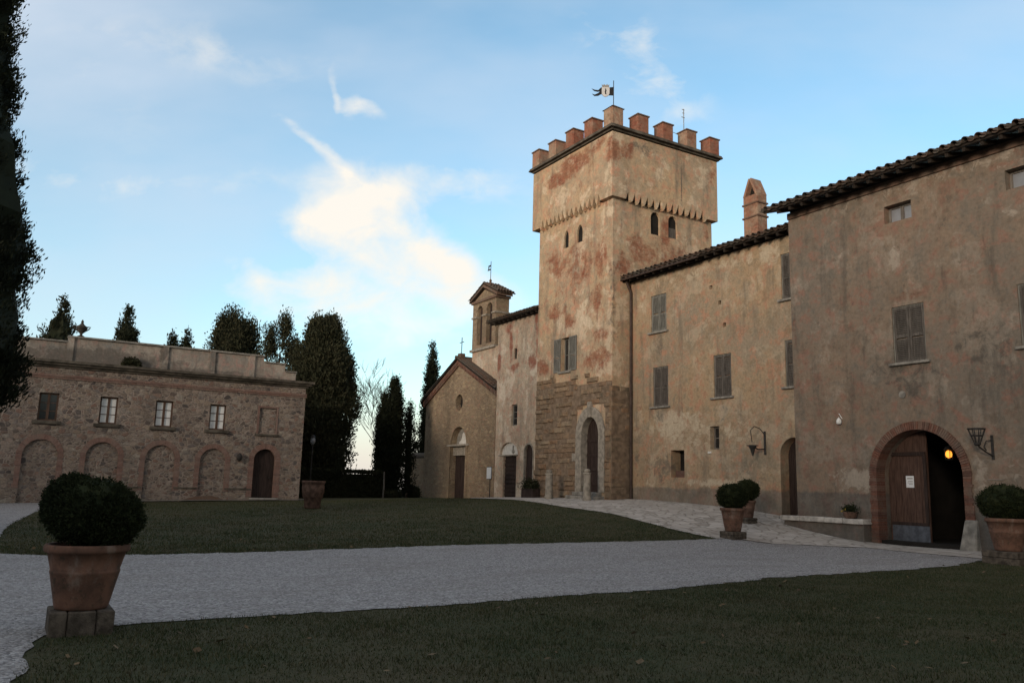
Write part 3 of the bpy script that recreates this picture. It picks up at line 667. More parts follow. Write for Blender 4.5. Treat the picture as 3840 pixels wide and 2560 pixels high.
# chimney of brick with a gabled cap
ch = MB(); cx,cy = 29.0,26.25
ch.box(cx-.31,cx+.31,cy-.43,cy+.43,12.6,15.45)
c_o = obj('chimney', ch, M['merlon'], mh)
for z in (14.35,15.0): obj('brick_course', MB().box(cx-.36,cx+.36,cy-.49,cy+.49,z,z+.07), M['brickdark'], c_o)
m = MB()
for s in (-1,1):   # two leaning slabs, open at the gable ends
    m.hexa([(cx-.33,cy+s*.44,15.45),(cx+.33,cy+s*.44,15.45),(cx+.33,cy+s*.30,15.45),(cx-.33,cy+s*.30,15.45),(cx-.33,cy+s*.08,16.30),(cx+.33,cy+s*.08,16.30),(cx+.33,cy-s*.02,16.26),(cx-.33,cy-s*.02,16.26)])
obj('chimney_cap', m, M['merlon'], c_o)
obj('flue_back', MB().prism(lambda a,z,d: (cx+d,a,z), [(cy-.32,15.45),(cy+.32,15.45),(cy,16.2)], -.06,.06), M['dark'], c_o)

# ------------------------------------------------------------------ the tower
F = FX(24.55); G = FY(31.4)
tw = thing('castle_tower', 'tall square medieval tower with merlons, peeling plaster and a rough stone foot', 'tower', (28,34.7,1.1))
doorc = 33.03
cut = [MB().prism(F,arch(35.42,.2,14.34,14.9,.42,pointed=True),-.13,.5), MB().prism(F,arch(34.2,.25,14.36,14.85,.48,pointed=True),-.13,.5),
       MB().prism(G,arch(27.3,.31,14.55,15.45,.31),-.16,.5), MB().prism(G,arch(28.49,.31,14.57,15.47,.31),-.16,.5),
       MB().fbox(F,34.95,35.75,7.65,9.42,-.3,.5), MB().prism(F,arch(doorc,.72,1.2,4.22,.88),-.45,.5)]
solid_cut('shaft', MB().hexa([(24.50,31.33,-.5),(31.3,31.33,-.5),(31.3,38.0,-.5),(24.50,38.0,-.5),(24.56,31.4,19.4),(31.25,31.4,19.4),(31.25,38.1,19.4),(24.56,38.1,19.4)]), cut, M['tower'], tw)
for c,hw,zs,r in ((35.42,.2,14.9,.42),(34.2,.25,14.85,.48)): opening(F,arch(c,hw,14.34,zs,r,pointed=True),tw,.12,mat=M['dark'])
opening(G,arch(27.3,.31,14.55,15.45,.31),tw,.15); opening(G,arch(28.49,.31,14.57,15.47,.31),tw,.15)
obj('shutter', MB().fbox(G,28.2,28.78,14.58,15.15,-.12,-.09), M['shutter'], tw)
wd = casement(F,34.95,35.75,7.65,9.42,tw,M['darkpane'],rec=.28,bars=1,leaves=2,fmat=M['shutterg'])
louvre(F,'shutter',35.76,36.36,7.62,9.42,.03,wd,M['shutterg'])
for o_ in [louvre(F,'shutter',34.30,34.94,7.62,9.42,.04,wd,M['shutterg'])]: pass
bevel(obj('sill', MB().fbox(F,34.8,35.9,7.52,7.64,-.05,.14), M['greystone'], wd), .012)
# rough-faced stone courses
m = MB(); rg = random.Random(5); z = .9
def blk(FF,a0,a1,z0,z1,proud):
    b = min(.05,(a1-a0)*.2); e = .03
    base = [(a0,z0),(a1,z0),(a1,z1),(a0,z1)]; top = [(a0+b,z0+e),(a1-b,z0+e),(a1-b,z1-e),(a0+b,z1-e)]
    ps = [FF(a,zz,-.12) for a,zz in base]+[FF(a,zz,.02+proud*.35) for a,zz in base]+[FF(a+rg.uniform(-.02,.02),zz+rg.uniform(-.012,.012),.02+proud+rg.uniform(-.025,.025)) for a,zz in top]
    m.add(ps, [(3,2,1,0),(8,9,10,11)]+[(i,(i+1)%4,4+(i+1)%4,4+i) for i in range(4)]+[(4+i,4+(i+1)%4,8+(i+1)%4,8+i) for i in range(4)])
row = 0
while z < 7.45:
    h = rg.uniform(.20,.33); a = 31.40+(row%2)*.0
    while a < 38.02:
        w = min(rg.uniform(.30,1.05), 38.04-a); pr = rg.uniform(.0,.14)
        hole = (abs(a+w/2-doorc) < w/2+1.16 and z < 4.3) or ((max(0,abs(a+w/2-doorc)-w/2)/1.2)**2+((z-4.2)/1.42)**2 < 1 and z >= 4.2)
        hole = hole or (a < 35.95 and a+w > 34.75 and z+h > 7.5)
        lim = 6.95+.10*(a-31.4)+rg.uniform(-.25,.25)
        if not hole and z+h < lim and w > .12: blk(F,a,a+w-.03,z+.012,z+h-.016,pr)
        elif hole and z < 4.3:   # fill the bits beside the door surround
            for s0,s1 in ((a,min(a+w,doorc-1.17)),(max(a,doorc+1.17),a+w)):
                if s1-s0 > .1: blk(F,s0,s1-.015,z+.006,z+h-.008,pr)
        a += w
    x = 24.47; first = True
    while x < 26.4:
        w = rg.uniform(.5,.9) if first else rg.uniform(.35,.8); first = False
        if z+h < 6.95-rg.uniform(0,.6): blk(G,x,x+w-.03,z+.012,z+h-.016,rg.uniform(.02,.08))
        x += w
    z += h; row += 1
obj('stone_base', m, M['rusticated'], tw)
mo = MB().fbox(F,31.36,31.84,.8,6.75,-.1,.062).fbox(F,34.22,38.01,.8,6.85,-.1,.062).fbox(F,31.84,34.22,5.72,6.75,-.1,.062).fbox(G,24.48,25.9,.8,6.3,-.1,.085)
obj('bedding_mortar', mo, M['mortar'], tw)
# door surround of pale stone, two steps, old plank door
ring_o = arch(doorc,1.18,1.45,4.22,1.40,n=22); ring_i = arch(doorc,.70,1.45,4.22,.88,n=22)
bevel(obj('door_surround', MB().band(F,ring_o,ring_i,-.3,.13), M['stonetrim'], tw), .02)
bevel(obj('keystone', MB().fbox(F,doorc-.14,doorc+.14,5.08,5.86,.0,.2), M['stonetrim'], tw), .03)
bevel(obj('door_block', MB().fbox(F,34.15,34.5,2.95,3.35,0,.14), M['stonetrim'], tw), .03)
plank_door(F,arch(doorc,.70,1.45,4.22,.86),-.28,tw,M['doordark'],5,battens=(1.8,2.5,3.2,3.9))
st = MB().box(23.9,24.55,31.9,34.3,.9,1.28); bevel(obj('step', st, M['greystone'], tw), .03)
bevel(obj('step', MB().box(24.15,24.56,32.1,34.1,1.28,1.46), M['greystone'], tw), .03)
# jettied top storey with a saw-tooth lower edge
def tooth(a0,a1,f0,f1,z0,z1,step,ra):
    """little pointed corbel arches: dark triangular notches with stubby brick corbels between"""
    pts = [(a0,z1),(a0,z0),(f0-.02,z0)]; a = f0; rr = random.Random(ra)
    while a < f1:
        t = step*rr.uniform(.93,1.07); q = rr.uniform(.32,.42)
        pts += [(a,z0+.06),(a+t*.27,z0+q),(a+t*.52,z0+.06),(a+t*.56,z0-.02),(a+t*.74,z0-rr.uniform(.10,.18)),(a+t*.94,z0-.02)]; a += t
    pts += [(a+.02,z0),(a1,z0),(a1,z1)]
    return pts
up_ = MB().prism(F,tooth(31.4,38.3,32.15,37.5,16.0,19.4,.40,1),0,.26)
up_.prism(G,tooth(24.3,31.5,25.2,30.6,16.0,19.4,.42,2),0,.25)
up_.box(31.25,31.5,31.4,38.3,16.0,19.4).box(24.3,31.5,38.3,38.5,16.0,19.4)
obj('upper_storey', up_, M['tower'], tw)
obj('painted_tooth_shadow', MB().box(24.44,31.38,31.28,38.24,16.01,16.55), M['timber'], tw)  # very dark backing paints the shade inside the notches
c_ = MB().box(24.2,31.6,31.05,38.48,19.44,19.54).box(24.04,31.72,30.89,38.64,19.54,19.62).box(24.08,31.68,30.93,38.6,19.62,19.70)
obj('cornice', c_, M['mossstone'], tw)
S5 = [0,.25,.5,.75,1]; X0,X1,Y0,Y1 = 24.55,31.25,31.4,38.15
spots = [(X0,Y0+(Y1-Y0)*t) for t in S5]+[(X0+(X1-X0)*t,Y0) for t in S5[1:]]+[(X1,Y0+(Y1-Y0)*t) for t in S5[1:]]+[(X0+(X1-X0)*t,Y1) for t in S5[1:-1]]
for i,(x,y) in enumerate(spots):
    h = (.98 if i == 0 else .95)+random.uniform(-.04,.04); w = .36
    q = MB().box(x-w,x+w,y-w,y+w,19.70,19.72+h)
    ml = bevel(obj('merlon', q, M['merlonred' if i in (1,2,5,6,8,10,12) else 'merlon'], tw), .025)
    if i == 0: obj('coping', MB().hexa([(x-.42,y-.42,20.66),(x+.42,y-.42,20.66),(x+.42,y+.42,20.66),(x-.42,y+.42,20.66),(x-.06,y-.06,20.92),(x+.06,y-.06,20.92),(x+.06,y+.06,20.92),(x-.06,y+.06,20.92)]), M['brickdark'], ml)
    else: obj('coping', MB().box(x-w-.04,x+w+.04,y-w-.04,y+w+.04,19.72+h,19.78+h), M['brickdark'], ml)

# metal vane on the corner merlon: swallow-tailed black banner with a crowned white shield
vx,vy = X0,Y0
M['flagwhite'] = simple('worn_white_paint', (.50,.50,.50), .1, 8, .7, 0)
fl = thing('banner_vane', 'swallow-tailed black metal banner with a crowned white shield above the tower corner', 'flag', (vx,vy,21.1))
obj('pole', MB().tube([(vx,vy,20.85),(vx,vy,22.28)],.02,8), M['iron'], fl)
ub = Vector((-math.cos(R(33)),math.sin(R(33)),0))   # banner flies to the left of the picture
def BF(a,z,d): p = Vector((vx,vy,0))+ub*a; n_ = Vector((-ub.y,ub.x,0)); p = p-n_*d*(1 if n_.y > 0 else -1); return (p.x,p.y,z)
zb = 21.46
fs_ = .80; sc2 = lambda L: [(a*fs_, zb+(z-zb)*fs_) for a,z in L]
ban = [(.02,zb),(.02,zb+.58),(.55,zb+.52),(.8,zb+.55),(.98,zb+.36),(1.2,zb+.38),(1.4,zb+.46),(1.25,zb+.30),(1.0,zb+.24),(.86,zb+.30),(.98,zb+.16),(1.2,zb+.05),(1.38,zb+.10),(1.22,zb-.05),(.98,zb-.03),(.8,zb+.08),(.5,zb+.02)]
obj('banner', MB().prism(BF,sc2(ban),-.012,.012), M['black'], fl)
sh = [(.26,zb+.56),(.76,zb+.56),(.76,zb+.12),(.68,zb-.02),(.51,zb-.10),(.34,zb-.02),(.26,zb+.12)]
so = obj('shield', MB().prism(BF,sc2(sh),-.025,.025), M['flagwhite'], fl)
fig = [(.49,zb+.46),(.56,zb+.44),(.53,zb+.36),(.57,zb+.26),(.55,zb+.10),(.48,zb+.05),(.46,zb+.12),(.50,zb+.20),(.46,zb+.30)]
obj('charge', MB().prism(BF,sc2(fig),.025,.034), M['black'], so)
cr = [(.30,zb+.57),(.72,zb+.57),(.76,zb+.76),(.66,zb+.68),(.62,zb+.78),(.51,zb+.69),(.41,zb+.78),(.36,zb+.68),(.26,zb+.76)]
obj('crown', MB().prism(BF,sc2(cr),-.015,.015), M['greystone'], so)
# antenna
ax,ay = X0+(X1-X0)*.75+.1, Y0+.35
an = thing('antenna', 'thin grey rooftop aerial behind the tower merlons, with a stay rod', 'antenna', (ax,ay,19.72))
obj('mast', MB().tube([(ax,ay,19.72),(ax,ay,22.25)],.02,6), M['greystone'], an)
for z,l in ((21.75,.16),(22.0,.10),(22.2,.12)): obj('element', MB().tube([(ax-l,ay,z),(ax+l*.4,ay,z)],.018,6), M['greystone'], an)
obj('stay', MB().tube([(ax-1.7,Y0+.2,20.68),(ax-.35,Y0+.3,20.62),(ax,ay,20.72)],.014,6), M['greystone'], an)

# ------------------------------------------------------------------ the narrow annex between tower and chapel
F = FX(24.8)
ax_ = thing('annex_house', 'narrow cream and red stained house squeezed between the chapel and the tower', 'house', (24.8,40.5,1))
cut = [MB().fbox(F,40.68,40.98,8.95,9.58,-.12,.5), MB().fbox(F,40.48,41.12,5.07,6.30,-.2,.5),
       MB().prism(F,arch(41.33,1.02,3.42,3.44,.70),-.18,.5), MB().fbox(F,40.45,41.9,.6,3.36,-.25,.5), MB().prism(F,arch(39.14,.44,1.45,3.5,.46),-.16,.5)]
solid_cut('wall', MB().box(24.8,31,37.9,42.9,-.5,11.5), cut, M['annex'], ax_)
opening(F,rect(40.68,40.98,8.95,9.58),ax_,.11); casement(F,40.48,41.12,5.07,6.30,ax_,M['darkpane'],rec=.18,bars=2,leaves=1,fmat=M['shutterg'])
ly = obj('lunette', MB().prism(F,arch(41.33,1.0,3.43,3.46,.68),-.175,-.15), M['marble'], ax_)
obj('emblem', MB().tube([F(41.05,3.62,-.15),F(41.05,3.62,-.12)],[.15,.13],10).fbox(F,41.0,41.1,3.75,3.95,-.15,-.12), M['greystone'], ly)
obj('lintel', MB().fbox(F,40.3,42.45,3.36,3.43,-.1,.06), M['stonetrim'], ax_)
plank_door(F,rect(40.47,41.88,.95,3.34),-.14,ax_,M['doordark'],3,battens=[1.1+i*.24 for i in range(9)])
opening(F,arch(39.14,.44,1.45,3.5,.46),ax_,.15,name='niche_back',mat=M['doordark'])  # dark back colour paints the shade in the niche
bevel(obj('niche_frame', MB().band(F,arch(39.14,.52,1.3,3.5,.56),arch(39.14,.43,1.3,3.5,.45),-.1,.04), M['stonetrim'], ax_), .01)
up3 = (math.cos(R(18)),0,math.sin(R(18)))
slab((24.35,38.0,11.42),(0,1,0),up3,5.45,6,.06,'roof',M['timber'],ax_)
rf3 = [c for c in ax_.children if c.name.startswith('roof')][0]
coppi(rf3,(24.3,38.0,11.44),(0,1,0),up3,5.5,6,seed=12)
rafters((24.8,38.15,11.5),(0,1,0),(-up3[0],0,-up3[2]),5.1,.42,rf3,drop=.02,sp=.5)

# ------------------------------------------------------------------ chapel
F = FX(25.4)
cp = thing('chapel', 'small stone chapel with a brick edged gable, round window and arched doorway', 'chapel', (25.4,49,.75))
gab = [(44.0,-.4),(44.0,7.25),(49.0,9.62),(54.0,7.25),(54.0,-.4)]
cut = [MB().prism(F,[(48.9+.52*math.cos(t*PI/12),7.03+.55*math.sin(t*PI/12)) for t in range(24)],-.45,.5),
       MB().prism(F,arch(48.83,1.12,.3,4.25,1.18),-.5,.5)]
solid_cut('wall', MB().prism(F,gab,0,-12), cut, M['chapelstone'], cp)
opening(F,[(48.9+.5*math.cos(t*PI/12),7.03+.53*math.sin(t*PI/12)) for t in range(24)],cp,.4,mat=M['darkpane'])
m = MB(); rgc = random.Random(2)
for s in (-1,1):
    n = 64
    for i in range(n):     # raking cornice of bricks in two stepped courses
        for k,(o0,o1,dd) in enumerate(((.06,.30,.16),(.30,.46,.09))):
            y0 = 49+s*(i/n)*5.2; y1 = 49+s*((i+.93)/n)*5.2; sl = 2.37/5
            zt = lambda y,o: 9.98-abs(y-49)*sl-o
            m.prism(F,[(y0,zt(y0,o0)),(y1,zt(y1,o0)),(y1,zt(y1,o1)),(y0,zt(y0,o1))],-.05,dd+rgc.uniform(-.012,.012)+(.05 if (k==1 and i%2) else 0))
obj('raking_cornice', m, M['brick'], cp)
rfc = None
for s in (-1,1):
    upc = Vector((0,-s*5.0,2.37)).normalized()
    o_ = (25.12,49+s*5.35,9.98-5.35*2.37/5)
    slab(o_,(1,0,0),upc,12.2,5.35/math.cos(math.atan(2.37/5))-.02,.06,'roof',M['timber'],cp)
    r_ = [c for c in cp.children if c.name.startswith('roof')][-1]
    coppi(r_,(o_[0]-.05,o_[1],o_[2]+.01),(1,0,0),upc,12.2,5.9,seed=20+s)
obj('ridge_tiles', MB().tube([(25.05,49,10.05),(37.2,49,10.05)],.13,8), M['tile'], cp)
dr = plank_door(F,rect(47.74,49.92,.72,3.55),-.44,cp,M['doordark'],6)
obj('lintel', MB().fbox(F,47.72,49.94,3.55,4.15,-.46,-.22), M['stonetrim'], cp); obj('cornice_ledge', MB().fbox(F,47.3,50.3,4.15,4.27,-.46,.10), M['stonetrim'], cp)
lun = obj('lunette', MB().prism(F,arch(48.83,1.10,4.27,4.28,1.13),-.49,-.44), M['greystone'], cp)
fg = [(48.25,4.28),(48.25,4.42),(48.50,4.55),(48.62,4.85),(48.72,5.02),(48.85,5.08),(48.96,5.0),(49.0,4.8),(49.12,4.6),(49.4,4.45),(49.4,4.28)]
bevel(obj('relief', MB().prism(F,fg,-.44,-.36), M['marble'], lun), .03)
m = MB()
for s in (-1,1): m.fbox(F,48.83+s*1.22-.12,48.83+s*1.22+.12,.5,4.15,-.02,.05)
bevel(obj('door_jamb', m, M['chapelstone'], cp), .015)
cr_ = thing('roof_cross', 'slim iron cross standing on the tip of the chapel gable', 'cross', (25.5,49,10.1))
bevel(obj('foot', MB().box(25.3,25.7,48.8,49.2,10.0,10.35), M['brickdark'], cr_), .03)
obj('upright', MB().tube([(25.5,49,10.3),(25.5,49,11.45)],.028,6), M['iron'], cr_); obj('crossbar', MB().tube([(25.5,48.7,11.12),(25.5,49.3,11.12)],.024,6), M['iron'], cr_)

# ------------------------------------------------------------------ bell gable
F = FX(25.9)
bt = thing('bell_gable', 'twin-arched brick bell gable with a tiled pediment behind the chapel', 'bell tower', (26.4,46.7,7.5))
cut = [MB().prism(F,arch(47.33,.36,10.75,13.05,.36),-.3,1), MB().prism(F,arch(46.05,.36,10.75,13.05,.36),-.3,1)]
solid_cut('wall', MB().prism(F,[(45.2,10.4),(45.2,13.75),(46.75,14.42),(48.3,13.75),(48.3,10.4)],0,-.97), cut, M['chapelstone'], bt)
for c_a in (47.33,46.05): opening(F,arch(c_a,.36,10.75,13.05,.36),bt,.29,name='arch_shade_back',mat=M['doordark'])  # added dark backs paint the shade inside the bell openings
obj('base_wall', MB().box(25.93,26.86,43.4,48.28,6.5,10.4), M['annex'], bt)
obj('string_course', MB().box(25.78,26.95,45.1,48.42,10.36,10.52), M['stonetrim'], bt)
for y0_,y1_ in ((45.14,45.70),(46.40,46.98),(47.68,48.36)): obj('impost', MB().box(25.82,26.93,y0_,y1_,12.62,12.72), M['stonetrim'], bt)
m = MB().fbox(F,45.08,48.42,13.62,13.78,-1.03,.1)
for s in (-1,1): m.prism(F,[(46.75,14.74),(46.75+s*1.85,13.90),(46.75+s*1.85,13.74),(46.75,14.56)],-1.05,.16)
obj('pediment', m, M['brickdark'], bt)
for s in (-1,1):
    upb = Vector((0,-s*1.85,.84)).normalized()
    coppi(bt,(25.72,46.75+s*1.95,13.90),(1,0,0),upb,1.28,2.25,seed=30+s,sp=.2)
obj('finial', MB().lathe([(.14,0),(.16,.12),(.06,.2),(.1,.3),(.02,.42)],(26.3,46.75,14.78),10), M['brickdark'], bt)
va = thing('weather_vane', 'little iron weather vane on top of the bell gable', 'weather vane', (26.3,46.75,15.4))
obj('rod', MB().tube([(26.3,46.75,15.05),(26.3,46.75,16.4)],.02,6), M['iron'], va)
obj('vane_plate', MB().box(26.285,26.315,46.75,47.15,15.82,15.90).box(26.285,26.315,46.75,47.08,16.06,16.16).box(26.285,26.315,47.0,47.08,15.9,16.06), M['iron'], va)

# low wall beyond the chapel
lw = thing('garden_wall', 'low ochre garden wall with a tiled coping left of the chapel', 'wall', (26.6,57,.6))
obj('wall', MB().box(26.5,26.95,54.0,59.4,-.4,3.62), M['chapelstone'], lw)
obj('coping', MB().tube([(26.72,54.0,3.66),(26.72,59.45,3.66)],.27,10), M['tile'], lw)

# ------------------------------------------------------------------ stone farmhouse closing the court
G = FY(44.0)
fh = thing('stone_farmhouse', 'long low rubble stone farmhouse with blind brick arches and a plastered parapet', 'farmhouse', (5,44,.5))
wins = [(-1.6,-.8),(1.02,1.82),(3.57,4.35),(6.05,6.86),(8.62,9.42)]
arcs = [(-1.3,.73),(1.32,.73),(3.90,.72),(6.48,.70),(8.97,.64)]
cut = [MB().fbox(G,a,b,4.08,5.37,-.3,.5) for a,b in wins]
cut += [MB().prism(G,arch(c,hw,.2,2.5,hw),-.11,.5) for c,hw in arcs]
cut += [MB().prism(G,arch(11.57,.575,.3,2.68,.55),-.45,.5), MB().fbox(G,11.12,12.0,4.05,5.4,-.07,.5)]
solid_cut('wall', MB().box(-16,13.5,44.0,53,-.6,6.62), cut, M['rubble'], fh)
for i,(a,b) in enumerate(wins):
    casement(G,a,b,4.08,5.37,fh,M['darkpane'] if i < 2 else M['pane'],rec=.2,bars=2,leaves=2,sill=M['mossstone'])
m = MB().fbox(G,11.02,12.1,5.36,5.46,-.05,.03).fbox(G,11.02,11.12,4.0,5.36,-.05,.03).fbox(G,12.0,12.1,4.0,5.36,-.05,.03)
bw = obj('blind_window', m, M['palebrick'], fh); obj('sill', MB().fbox(G,10.95,12.2,3.9,4.0,-.05,.1), M['mossstone'], bw)
for c,hw in arcs: voussoirs(G,c,hw-.012,.24,2.5,hw-.012,1.0,-.13,.012,'blind_arch',M['palebrick'],fh,brick=.085)
voussoirs(G,11.57,.563,.27,2.68,.54,.75,-.3,.02,'door_arch',M['palebrick'],fh,brick=.085)
d_ = plank_door(G,arch(11.57,.56,.74,2.68,.53),-.25,fh,M['doordark'],4); obj('handle', MB().tube([(11.9,44.2,1.75),(11.9,44.13,1.75)],.03,8), M['iron'], d_)
bevel(obj('doorstep', MB().box(10.9,12.3,43.6,44.02,.4,.72), M['greystone'], fh), .03)
obj('plinth_ledge', MB().fbox(G,9.65,10.95,1.10,1.18,-.02,.05).fbox(G,7.2,8.28,1.10,1.18,-.02,.05).fbox(G,4.65,5.75,1.08,1.16,-.02,.05), M['mossstone'], fh)
m = MB(); x = -16; rb = random.Random(8)
while x < 13.5:
    m.fbox(G,x,min(x+.26,13.54),6.05,6.14,-.1,.05+rb.uniform(-.006,.006)); m.fbox(G,x+.1,min(x+.36,13.54),6.145,6.25,-.1,.09+rb.uniform(-.006,.006)); x += .27
obj('string_course', m, M['palebrick'], fh)
cn = MB().box(-16,13.62,43.9,53,6.58,6.68).box(-16,13.76,43.76,53,6.68,6.78).box(-16,13.86,43.64,53,6.78,6.90)
obj('cornice', cn, M['mossstone'], fh)
pr = MB().box(-16,1.95,44.35,44.65,6.9,7.85).box(1.95,11.22,44.35,44.65,6.9,8.10).box(11.22,12.38,44.35,44.65,6.9,7.80).box(12.38,13.0,44.35,44.65,6.9,7.40)
for x in (2.05,6.3,8.58,10.6): pr.box(x-.14,x+.14,44.27,44.35,6.9,8.10)
po = obj('parapet', pr, M['parapet'], fh)
obj('coping', MB().box(-16,1.92,44.25,44.72,7.85,7.92).box(1.90,11.24,44.24,44.73,8.10,8.18).box(11.24,12.4,44.25,44.72,7.80,7.86).box(12.4,13.02,44.25,44.72,7.40,7.46), M['greystone'], po)
obj('rubble_foot', MB().prism(G,[(9.6,.3),(9.6,.62),(9.0,.80),(8.3,.74),(7.7,.58),(7.4,.3)],0,.16), M['brickdark'], fh)
M['urnstone'] = simple('lichened_urn_stone', (.055,.048,.04), .4, 9, bump=.5)
ur = thing('stone_urn', 'dark stone urn with side handles standing on the farmhouse parapet', 'urn', (2.45,44.5,8.18))
obj('bowl', MB().lathe([(.16,0),(.16,.05),(.06,.10),(.06,.17),(.20,.30),(.25,.44),(.27,.52),(.20,.54),(.10,.62),(.05,.70),(.07,.74),(.02,.86)],(2.45,44.5,8.18),14), M['urnstone'], ur, smooth=True)
for s in (-1,1): obj('handle', MB().tube([(2.45+s*.2,44.5,8.50),(2.45+s*.33,44.5,8.62),(2.45+s*.38,44.5,8.70),(2.45+s*.26,44.5,8.70)],.03,6), M['urnstone'], ur)

# ------------------------------------------------------------------ lanterns and small fittings on walls
def torch(name, label, F, a, z, s=1.0, reach=.55, side=0, group='wrought iron wall lamp brackets'):
    """open basket lamp on a scrolled arm"""
    p0 = F(a,z,0); t = thing(name, label, 'wall lamp', p0, group)
    bevel(obj('wall_plate', MB().fbox(F,a-.04*s,a+.04*s,z-.36*s,z+.36*s,.0,.035), M['iron'], t), .008)
    arm = [F(a,z-.25*s,.03),F(a+side*.3,z-.16*s,reach*.5),F(a+side*.8,z-.02*s,reach*.9),F(a+side,z+.08*s,reach)]
    obj('arm', MB().tube(arm,.026*s,8).tube([F(a,z+.2*s,.03),F(a+side*.3,z+.18*s,reach*.45),F(a+side*.55,z,reach*.6),F(a+side*.4,z-.1*s,reach*.45)],.018*s,8), M['iron'], t)
    c = Vector(F(a+side,z,reach)); b = MB(); n = 8
    for j in range(n):
        q = 2*PI*j/n; e = Vector((math.cos(q),math.sin(q),0))
        b.tube([c+e*.08*s+Vector((0,0,.10*s)),c+e*.24*s+Vector((0,0,.52*s))],.014*s,5)
    for r_,zz in ((.24,.52),(.16,.32),(.08,.10)):
        b.tube([c+Vector((math.cos(2*PI*j/16)*r_*s,math.sin(2*PI*j/16)*r_*s,zz*s)) for j in range(17)],.018*s,5,caps=False)
    b.lathe([(.05*s,.02*s),(.10*s,.06*s),(.09*s,.12*s)],tuple(c),10)
    obj('basket', b, M['iron'], t); return t
torch('wall_torch','black iron basket lamp on the main house wall, right of the gateway',FX(25.0),13.75,3.15,1.0,.55,.14)
hp = thing('lamp_bracket','black iron hoop bracket on the middle house wall, left of the small arched door','wall lamp',(25.6,23.0,3.2),'wrought iron wall lamp brackets')
F = FX(25.65)
bevel(obj('wall_plate', MB().fbox(F,22.96,23.06,3.12,4.05,.0,.04), M['iron'], hp), .01)
obj('arm', MB().tube([F(23.0,3.35,.03),F(23.05,3.32,.35),F(23.1,3.42,.62)],.025,8).tube([F(23.0,3.9,.03),F(23.05,4.15,.25),F(23.1,4.22,.5),F(23.12,4.05,.70),F(23.1,3.6,.64)],.017,8), M['iron'], hp)
c = F(23.1,3.34,.62); obj('cup', MB().lathe([(.03,-.28),(.05,-.2),(.10,-.02),(.16,.08),(.15,.10),(.04,.08)],c,12), M['iron'], hp)
obj('basket', MB().tube([F(23.1+.22*math.cos(2*PI*j/14),3.46,.62+.22*math.sin(2*PI*j/14)) for j in range(15)],.015,5,caps=False), M['iron'], hp)
F = FX(25.0)
sc_ = thing('security_light','small white security light on a stalk, high on the main house wall','light',F(18.95,4.2,0))
obj('housing', MB().lathe([(.05,0),(.085,.03),(.09,.12),(.05,.19),(.02,.22)],F(18.95,4.08,.14),12), M['whiteplastic'], sc_, smooth=True)
obj('stalk', MB().tube([F(18.97,4.25,.0),F(18.97,4.32,.12),F(18.95,4.26,.14)],.014,6).tube([F(18.9,4.28,.02),F(19.02,4.46,.03)],.012,6), M['whiteplastic'], sc_)
wl = thing('wall_fixture','small dark round lamp on the farmhouse wall beside its arched door','wall lamp',(10.23,44,2.7))
obj('shade', MB().lathe([(.04,-.2),(.13,-.12),(.15,.02),(.10,.16),(.03,.22)],(10.23,43.84,2.74),12), M['iron'], wl, smooth=True); obj('arm', MB().tube([(10.23,44.0,2.9),(10.23,43.84,2.94)],.02,6), M['iron'], wl)
pp = thing('paper_notice','white paper notice pinned to the wooden gateway door leaf','notice',(25.6,16.86,2.1))
obj('sheet', MB().fbox(F,16.72,17.0,1.94,2.32,-.598,-.592), M['paper'], pp)
t = NT('notice_print'); 
for i in range(1): obj('print', MB().fbox(F,16.76,16.96,2.22,2.25,-.592,-.590).fbox(F,16.76,16.93,2.14,2.155,-.592,-.590).fbox(F,16.76,16.95,2.09,2.105,-.592,-.590).fbox(F,16.76,16.9,2.04,2.055,-.592,-.590), M['greystone'], pp)
# the one lit lamp, hanging inside the gateway
def emis(name, col, k):
    t = NT(name); t.p.inputs['Emission Color'].default_value = col+(1,); t.p.inputs['Emission Strength'].default_value = k; return t.fin(col, .5)
LX,LY,LZ = 25.9,15.66,3.02
ll = thing('lit_lantern','glowing amber lantern hanging inside the dark gateway','lantern',(LX,LY,LZ))
obj('bulb', MB().lathe([(.03,-.12),(.085,-.08),(.10,.0),(.08,.08),(.03,.12)],(LX,LY,LZ),12), emis('lamp_bulb',(1.0,.33,.04),.40), ll, smooth=True)
b = MB()
for j in range(4):
    q = PI/4+j*PI/2; e = Vector((math.cos(q),math.sin(q),0))*.13
    b.tube([Vector((LX,LY,LZ-.16))+e*.8,Vector((LX,LY,LZ+.14))+e],.011,5)
b.lathe([(.11,-.18),(.11,-.16)],(LX,LY,LZ),8); b.lathe([(.16,.14),(.10,.22),(.03,.28)],(LX,LY,LZ),8)
obj('frame', b, M['iron'], ll); obj('arm', MB().tube([(LX,LY,LZ+.27),(LX,LY-.2,LZ+.36),(LX,14.74,LZ+.3)],.016,6), M['iron'], ll)
lt = bpy.data.lights.new('lamp_glow','POINT'); lt.energy = 5; lt.color = (1,.45,.12); lt.shadow_soft_size = .08
lo = bpy.data.objects.new('lamp_glow', lt); COL.objects.link(lo); lo.location = (LX-.0,LY,LZ-.0)

